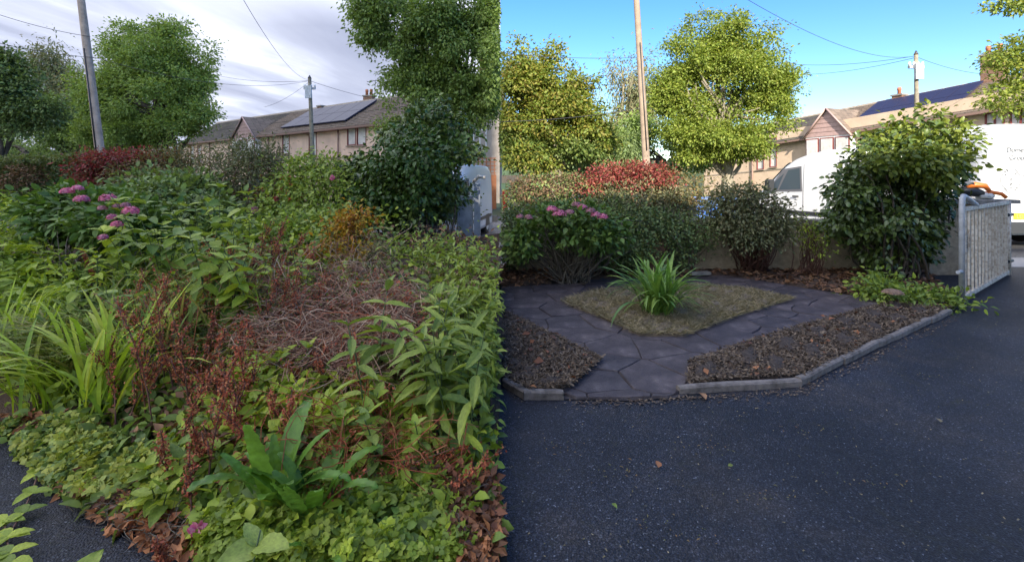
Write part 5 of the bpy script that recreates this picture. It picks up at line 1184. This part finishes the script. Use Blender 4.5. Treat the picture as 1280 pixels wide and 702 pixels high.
def leafy(name, label, base, stems, h, L, asp, mat, tmpl='lance', nodes=7, leanx=0., rs=.006, seed=0, group=None, whorl=2, droop=.35, spread=.15, top=True):
    rr = random.Random(seed*7+1); t = thing(name, label, 'plant', base, group=group); me = leaf_part(mat, tmpl); m = MB()
    for s in range(stems):
        hh = h*rr.uniform(.7,1.08); b = Vector((rr.gauss(0,spread), rr.gauss(0,spread), 0)); ln = Vector((leanx+rr.gauss(0,.16), rr.gauss(-.1,.16), 0))
        pt = lambda u: b+Vector((0,0,hh*u))+ln*hh*u*u
        if base[0] < 0 and base[0]+max(pt(1).x, b.x, pt(.5).x) > -EDGE*base[1]-.03: continue
        m.tube([pt(k/5) for k in range(6)], [rs*(1-.12*k) for k in range(6)], 5)
        ph = rr.uniform(0, 3)
        for k in range(nodes):
            u = .25+.75*(k+.5)/nodes; p = pt(u)
            for w_ in range(whorl):
                az = ph+k*pi/2*(1 if whorl == 2 else .83)+w_*2*pi/whorl+rr.gauss(0,.3); el = .5*(u-.2)-droop*rr.uniform(.3,1.4)+(.5 if k == nodes-1 and top else 0)
                ll = L*rr.uniform(.7,1.2)*(1.1-.5*abs(u-.45)); 
                wp = Vector(base)+p
                if wp.x+ll*math.cos(az)*.9 > -EDGE*wp.y-.01: continue
                mw = Matrix.Translation(p) @ Matrix.Rotation(az, 4, 'Z') @ Matrix.Rotation(-el, 4, 'Y') @ Matrix.Rotation(rr.gauss(0,.3), 4, 'X') @ Matrix.Diagonal((ll, ll*asp, ll, 1))
                link('leaf', me, t, mw=mw)
    m.build('stems', M['stem'], t); return t
bud = [(520,520,.75,5,'buddleia growing nearest the dead brown tangle'),(575,560,.75,5,'lowest buddleia at the right side of the wild garden'),(600,480,.85,5,'buddleia at the right rim, halfway up the picture'),(560,420,.72,5,'buddleia behind the dead brown tangle'),(600,400,.72,5,'tallest buddleia shoots reaching up to the grey gate'),(505,380,.5,4,'small pale buddleia below the yellow shrub'),(545,470,.8,5,'middle buddleia with drooping lance leaves')]
for i, (x, y, h, s, lab) in enumerate(bud):
    b = base_at(x, y); b.z -= .45*min(1, b.z/.6); leafy('buddleia', lab, b, s, h, .20, .27, 'buddleia', 'lance', 8, seed=i+1, group='buddleias on the right of the wild garden')
leafy('buddleia', 'low star shaped buddleia shoot in front of the leaf litter', base_at(590,615)-Vector((0,0,.05)), 4, .30, .18, .26, 'bright', 'lance', 4, seed=31)
rasp = [(165,340,1.05,5,.14,'raspberry cane standing in front of the hydrangea'),(200,360,1.1,5,.14,'broad leaved raspberry canes right of the hydrangea'),(262,365,1.25,6,.15,'tall raspberry cane in the middle left'),(300,410,1.0,5,.14,'leafy cane in front of the brown stalks'),(140,250,.75,3,.12,'pale green shoots rising before the red bush'),(110,400,.6,5,.12,'raspberry leaves above the strap leaf clump'),(50,340,.6,5,.13,'raspberry leaves at the left of the hydrangea'),(30,420,.5,4,.12,'raspberry leaves low at the left edge')]
for i, (x, y, h, s, L, lab) in enumerate(rasp):
    b = base_at(x, y); b.z -= .35*min(1, b.z/.5); leafy('raspberry', lab, b, s, h, L, .62, 'raspberry' if i % 3 else 'bright', 'ovate', 7, seed=40+i, group='raspberry canes in the wild garden', whorl=3, droop=.5)
more = [(90,330,.55,6,.11),(230,330,.7,5,.11),(185,400,.6,5,.11),(330,300,.6,5,.10),(20,300,.6,6,.10),(60,290,.5,5,.10),(250,290,.6,5,.12),(150,360,.6,5,.11),(215,300,.75,6,.11),(290,300,.8,6,.11),(400,300,.7,6,.10),(350,360,.6,6,.10),(455,300,.55,5,.10)]
ml = ['nettle clump below the hydrangea flowers','nettle clump between the two raspberry canes','nettle clump behind the largest strap leaves','nettle clump in front of the rose bush','nettle clump at the far left edge','nettle clump left of the hydrangea flowers','large leaved nettles below the twiggy shrub','nettle clump in the middle of the raspberries','tall nettles in front of the dark leafy shrub','tall nettles below the feathery shrub','tall nettles left of the golden shrub','nettles at the back of the dead brown tangle','nettles between golden shrub and camellia']
for i, ((x, y, h, s, L), lab) in enumerate(zip(more, ml)):
    b = base_at(x, y); b.z -= .3*min(1, b.z/.5); leafy('nettle', lab, b, s, h, L, .45, 'bright' if i % 2 else 'raspberry', 'ovate', 7, seed=140+i, group='nettles in the wild garden', whorl=2, droop=.45)
mid = [(210,620,.16,.10,'broad dock leaves right of the strawberry carpet'),(250,580,.2,.10,'broad dock leaves at the foot of the red stalks'),(430,560,.3,.12,'rounded leaves in front of the dead tangle'),(470,560,.3,.11,'rounded leaves beside the buddleia'),(350,480,.3,.10,'leafy clump below the dead brown tangle')]
for i, (x, y, h, L, lab) in enumerate(mid):
    b = base_at(x, y); b.z -= .05; leafy('broadleaf_weed', lab, b, 5, h, L, .55, 'raspberry' if i % 2 else 'bright', 'ovate', 4, seed=70+i, group='broad leaved weeds in the wild garden', whorl=3, droop=.1, spread=.1)
# crinkled long leaves, bottom centre
def crinkle_mesh(mat, bend):
    m_ = 28; V = []; x = z = 0.; nv = 6
    for i in range(m_+1):
        t = i/m_; a = 1.35-bend*t**1.5; w_ = .085*math.sin(pi*min(1,(t*.90+.06)))**.6*(1+.07*math.sin(i*1.9))
        for j in range(nv+1):
            v = j/nv*2-1; V.append((x+.012*math.sin(i*1.9+abs(v)*2.5), v*w_, z+.25*abs(v)*w_+.011*math.sin(i*1.9+abs(v)*2.5)*(abs(v)+.15)))
        x += math.cos(a)/m_; z += math.sin(a)/m_
    T = []
    for i in range(m_):
        for j in range(nv): a = i*(nv+1)+j; T += [(a,a+nv+1,a+nv+2),(a,a+nv+2,a+1)]
    return mesh_np('frond', V, T, mat, np.zeros(len(V)), True)
CM = [crinkle_mesh(M['fern'], b) for b in (.25,.6,1.0,1.5)]
for i, (x, y, n, L, lab) in enumerate([(345,625,13,.50,'crinkled upright fronds in the bottom centre'),(390,640,12,.44,'crinkled fronds just right of the tallest fronds'),(405,700,10,.2,'crinkled fronds at the bottom edge'),(350,692,8,.18,'low crinkled fronds at the bottom centre, left of the others'),(450,480,7,.3,'small crinkled fronds by the dead brown tangle')]):
    b = base_at(x, min(y, 690)); b.z = max(0, b.z-.08); t = thing('hart_tongue_fern', lab, 'fern', b, group='crinkled ferns in the wild garden'); rr = random.Random(i+90)
    for k in range(n):
        a = 2*pi*k/n+rr.uniform(-.3,.3); ll = L*rr.uniform(.6,1.1); link('frond', rr.choice(CM), t, mw=Matrix.Translation((.03*math.cos(a), .03*math.sin(a), 0)) @ Matrix.Rotation(a, 4, 'Z') @ Matrix.Rotation(rr.uniform(-.2,.25), 4, 'Y') @ Matrix.Scale(ll, 4))
# bramble shoots on the tarmac
for i, (pts, lab) in enumerate([([(48,590),(40,615),(28,640),(10,670)], 'bramble runner creeping over the tarmac at lower left'), ([(5,650),(8,670),(12,690),(14,702)], 'second bramble runner at the very bottom left')]):
    b = G(*pts[0]); t = thing('bramble_runner', lab, 'bramble', b, group='bramble runners on the tarmac'); m = MB(); m.tube([G(x, y, .03)-b for x, y in pts], .004, 5); m.build('stem', M['redstem'], t)
    me = leaf_part('bright', 'ovate'); rr = random.Random(i)
    for x, y in pts:
        for k in range(3):
            p = G(x, y, .035)-b; a = rr.uniform(0, 1)+k*2.1; link('leaf', me, t, mw=Matrix.Translation(p) @ Matrix.Rotation(a, 4, 'Z') @ Matrix.Rotation(-.15, 4, 'Y') @ Matrix.Diagonal((.085,.055,.085,1)))
# dock stalks with rusty seeds
def dock(label, base, n, h, seed, lean=0.):
    rr = random.Random(seed); t = thing('dock_plant', label, 'plant', base, group='rusty dock plants in the wild garden')
    for s in range(n):
        hh = h*rr.uniform(.6,1.1); b = Vector((rr.gauss(0,.2), rr.gauss(0,.18), 0)); ln = Vector((lean+rr.gauss(0,.3), rr.gauss(0,.2), 0))
        pt = lambda u: b+Vector((0,0,hh*u))+ln*hh*u*u
        m = MB(); m.tube([pt(k/6) for k in range(7)], [.006*(1-.12*k) for k in range(7)], 5)
        br = []
        for k in range(7):
            u = .35+.08*k; a = rr.uniform(0,6.28); l = hh*.28*(1.1-u); e = pt(u)+Vector((math.cos(a)*l*.45, math.sin(a)*l*.45, l)); m.tube([pt(u), (pt(u)+e)/2+Vector((math.cos(a),math.sin(a),0))*l*.1, e], .003, 4); br.append((pt(u), e))
        br.append((pt(.5), pt(1)));  br.append((pt(.5), pt(1)))
        st = m.build('stalk', M['redstem'], t)
        A = np.array([b_[0] for b_ in br]); B = np.array([b_[1] for b_ in br]); k = 240; i = rng.integers(len(br), size=k); u = rng.random((k,1)); Pn = A[i]*(1-u)+B[i]*u+rng.normal(size=(k,3))*.010
        V, T, r = leaves(Pn, rng.normal(size=(k,3)), rng.normal(size=(k,3)), .012+.010*rng.random(k), .011, 'lite'); link('seed_head', mesh_np('seed_head', V, T, M['rust'], r), st)['kind'] = 'stuff'
for i, (x, y, n, h, ln, lab) in enumerate([(205,500,9,.85,0,'rusty dock stalks beside the largest strap clump'),(250,470,9,.85,.2,'rusty dock stalks leaning right over the grass'),(290,560,5,.6,.1,'low rusty dock stalks in front of the broad leaves'),(370,520,5,.65,0,'dark red dock stalk below the dead tangle'),(310,400,10,.7,.1,'dock stalks left of the dead brown tangle'),(330,340,9,.7,0,'far dock stalks between the leafy canes'),(440,600,5,.35,.9,'dock stalks fallen sideways near the leaf litter'),(500,590,4,.35,.9,'dock stalks fallen beside the low buddleia shoot'),(225,650,3,.3,0,'short dock stalks near the tarmac edge'),(110,330,3,.4,0,'dock stalks under the hydrangea'),(170,440,8,.8,.1,'dock stalks rising through the yellow green blades'),(270,520,8,.7,0,'dark red dock stalks between blades and crinkled ferns'),(400,500,6,.6,.3,'dock stalks leaning over the dead brown tangle')]):
    b = base_at(x, y); b.z = max(0, b.z-.25); dock(lab, b, n, h, 100+i, ln)
# dead tangle
def tangle(label, ells, n, L, mat, name='dead_stems', r=.0035, up=.25, lift=(-.03,.20), cx=None):
    E_ = np.array(ells, float); i = rng.integers(len(E_), size=n); a = rng.random(n)*2*pi; q_ = np.sqrt(rng.random(n))
    Pn, ok = hit(E_[i,0]+E_[i,2]*q_*np.cos(a), E_[i,1]+E_[i,3]*q_*np.sin(a)); Pn = Pn[ok]; k = len(Pn); Pn[:,2] += rng.uniform(*lift, k)
    d = rng.normal(size=(k,3)); d[:,2] = d[:,2]*up+.1; d = norm(d); ll = L*(.3+rng.random(k))[:,None]
    A, B = Pn-d*ll/2, Pn+d*ll/2; kk = (A[:,0] < -EDGE*A[:,1]-.03) & (B[:,0] < -EDGE*B[:,1]-.03); A, B = A[kk], B[kk]
    V, T, rr_ = tubes_np(curves(A, B, 6, .14, .05), r, r*.5, 3)
    return tag(link(name, mesh_np(name, V, T, M[mat], rr_)), label, 'dead stems', kind='stuff')
tangle('wiry pinkish brown heap of dead stems in the middle of the wild garden', [(450,400,80,50),(400,430,100,45),(490,430,50,50),(360,450,70,30),(430,470,90,40)], 2600, .34, 'twig')
tangle('dark red dead stems across the wild garden', [(350,450,120,40),(430,560,100,30),(300,360,70,40),(480,590,90,16)], 520, .40, 'rust', r=.0025, up=.6)
tangle('grey dead canes behind the brown heap', [(400,370,80,30),(330,390,60,30),(450,330,60,30)], 260, .4, 'twig', up=.8)
tangle('fine twigs on the ground at the tarmac edge', [(170,660,80,40),(590,660,50,50)], 420, .18, 'greytwig', r=.002, up=.1, lift=(0,.04))
patch('dead_seedheads', 'dull red dry seed clusters over the dead tangle', [(450,400,85,45),(480,430,60,45),(370,455,80,28)], 4600, .022, 'rust', 'lite', .6, (-.03,.2), .8)

# shrubs of the wild half
hydrangea('hydrangea with pink heads among tall raspberry canes', [(115,275,65,26,5.4),(85,258,38,20,5.5),(150,280,40,26,5.1),(118,252,34,12,5.6)], base_at(120,330)-Vector((0,0,.5)),
    [(84,240,4.9,.06,'pink'),(102,250,4.8,.065,'pink'),(97,236,4.9,.05,'pink'),(135,249,4.7,.07,'pink'),(146,258,4.6,.035,'fadedpink'),(163,265,4.5,.07,'pink'),(140,272,4.4,.04,'pink'),(146,281,4.3,.045,'pink'),(128,261,4.6,.04,'fadedpink'),(129,297,4.1,.035,'pink'),(157,257,4.6,.04,'fadedpink')], LEFT, ncl=520)
bush('privet_hedge', 'long clipped hedge with pale top behind the wild garden on the left', [(60,232,50,26,8.6),(20,236,40,28,8.6),(95,228,25,24,8.6),(-30,238,40,28,8.6),(60,255,60,20,8.4)], 900, 14, .055, 'hedge', None, 20, cat_='hedge', asp=.6, surf=.2, flat=.8)
me, c = crown_mesh('clipped_top', [(10,208,50,5,8.6),(10,202,50,4,8.3),(60,200,45,4,8.3),(98,197,22,4,8.3)], 520, 12, .05, M['hedgetop'], surf=.5, asp=.5, spread=1.2)
hd = [o for o in bpy.data.objects if o.name.startswith('privet_hedge') and o.location.x < 0][0]; link('clipped_top', me, hd, loc=-hd.location)
me, c = crown_mesh('dry_patch', [(25,226,22,16,8.15),(40,216,16,8,8.15)], 130, 12, .05, M['hedgedry'], surf=.4, asp=.45); link('dry_patch', me, hd, loc=-hd.location)
bush('red_bush', 'crimson leaved bush beside the clipped hedge under the grey sky', [(120,205,26,12,8.2),(150,200,30,10,8.2),(112,222,16,10,8.1),(180,200,26,8,8.2),(125,228,14,8,8.1)], 430, 13, .055, 'red', None, 24, 'redstem', .008, asp=.5, surf=.35)
bush('bronze_bush', 'bronze and orange bush right of the wild red bush', [(205,205,30,20,8.2),(235,200,22,16,8.2),(170,220,30,16,8.0),(220,228,40,18,7.9)], 420, 13, .055, 'bronze', None, 60, 'redstem', .008, asp=.5, surf=.35)
bush('twiggy_shrub', 'feathery grey green shrub in front of the left terrace wall', [(290,200,38,28,7.6),(322,212,34,36,7.4),(345,200,16,20,7.5),(270,235,34,30,7.4),(330,205,16,24,7.6),(300,255,50,26,7.2)], 780, 13, .05, 'grey', None, 120, 'redstem', .007, asp=.4, surf=.4, flat=1.1)
bush('leafy_shrub', 'dark leafy shrub between the twiggy shrub and raspberries', [(215,255,48,32,6.8),(255,275,44,30,6.4),(190,238,30,22,7.2),(240,238,30,20,7.0)], 520, 13, .085, 'tree_dark', None, 40, 'stem', .006, asp=.6, tmpl='ovate', surf=.35)
bush('rose_bush', 'lanky rose bush with arching stems below the thin pole', [(380,232,44,28,7.2),(405,203,26,14,7.4),(420,222,26,18,7.3),(372,205,20,12,7.4),(350,262,40,26,6.9),(420,255,34,26,7.0),(360,215,18,12,7.4),(390,285,60,22,6.4)], 560, 12, .065, 'raspberry', None, 110, 'redstem', .007, asp=.55, tmpl='ovate', surf=.5)
bush('yellow_shrub', 'golden leaved shrub in the middle of the wild garden', [(430,288,24,24,5.3),(445,270,18,16,5.4),(415,310,18,20,5.1),(440,322,28,18,5.0)], 230, 8, .05, 'yellow', None, 60, 'redstem', .005, asp=.55, surf=.6)
bush('dry_plume', 'straw coloured dried plume right of the golden shrub', [(470,325,14,26,5.0),(462,350,16,16,4.9)], 200, 12, .03, 'drygrass', None, 40, 'twig', .003, asp=.3, surf=.5)
bush('leafy_shrub', 'low fresh green shrub left of the golden shrub', [(350,300,40,20,6.0),(370,330,36,18,5.6),(320,310,26,20,5.8)], 330, 12, .075, 'bright', None, 20, 'stem', .006, asp=.5, tmpl='ovate', surf=.4)
cl = bush('camellia', 'huge dark camellia standing under the overhanging tree', [(512,215,68,58,7.8),(552,178,46,46,7.8),(462,238,46,42,7.7),(445,215,24,26,7.7),(556,220,24,32,7.8),(500,170,34,26,7.9),(535,255,28,30,7.7),(490,262,55,24,7.5),(535,145,28,20,7.9)], 1400, 15, .08, 'camellia', G(520,352), 60, 'bark', .022, lump=9, side=LEFT, tmpl='ovate', asp=.6, surf=.22, spread=1.5, droop=.5)
me, c = crown_mesh('tinted_foliage', [(545,140,26,12,7.6),(515,160,30,12,7.5),(575,165,24,20,7.5),(480,200,30,20,7.2),(530,195,56,36,7.0),(470,240,36,26,7.1),(520,240,40,26,7.0)], 260, 9, .08, M['camellia_mid'], 'ovate', .6, 1.5, .3, .5, side=LEFT); link('tinted_foliage', me, cl, loc=-cl.location)
bush('ivy_bank', 'green creeper bank between the camellia and the small white van', [(572,262,18,14,9.2),(560,245,20,22,9.4)], 160, 13, .07, 'tree_dark', None, 20, side=LEFT, asp=.6, surf=.4)
# small flowers
for (x, y, D, mt, lab, r) in [(247,693,None,'pink','pale pink phlox flower at the bottom edge',.028),(10,460,None,'red','orange red montbretia flower at the left edge',.018),(415,222,6.6,'pink','single pink rose on the arching stems',.03),(318,262,6.2,'fadedpink','pale rose near the dark leafy shrub',.035),(345,248,6.2,'red','small red rose in the rose bush',.03)]:
    c = (base_at(x, min(y, 690))+Vector((0,0,.08))) if D is None else P(x, y, D)
    k = 26; d = norm(rng.normal(size=(k,3))); V, T, rr_ = leaves(d*r*.3, d, np.cross(d, rng.normal(size=(k,3))), r*1.2, r, 'ovate'); o = link('flower', mesh_np('flower', V, T, M[mt], rr_), loc=c); tag(o, lab, 'flower')
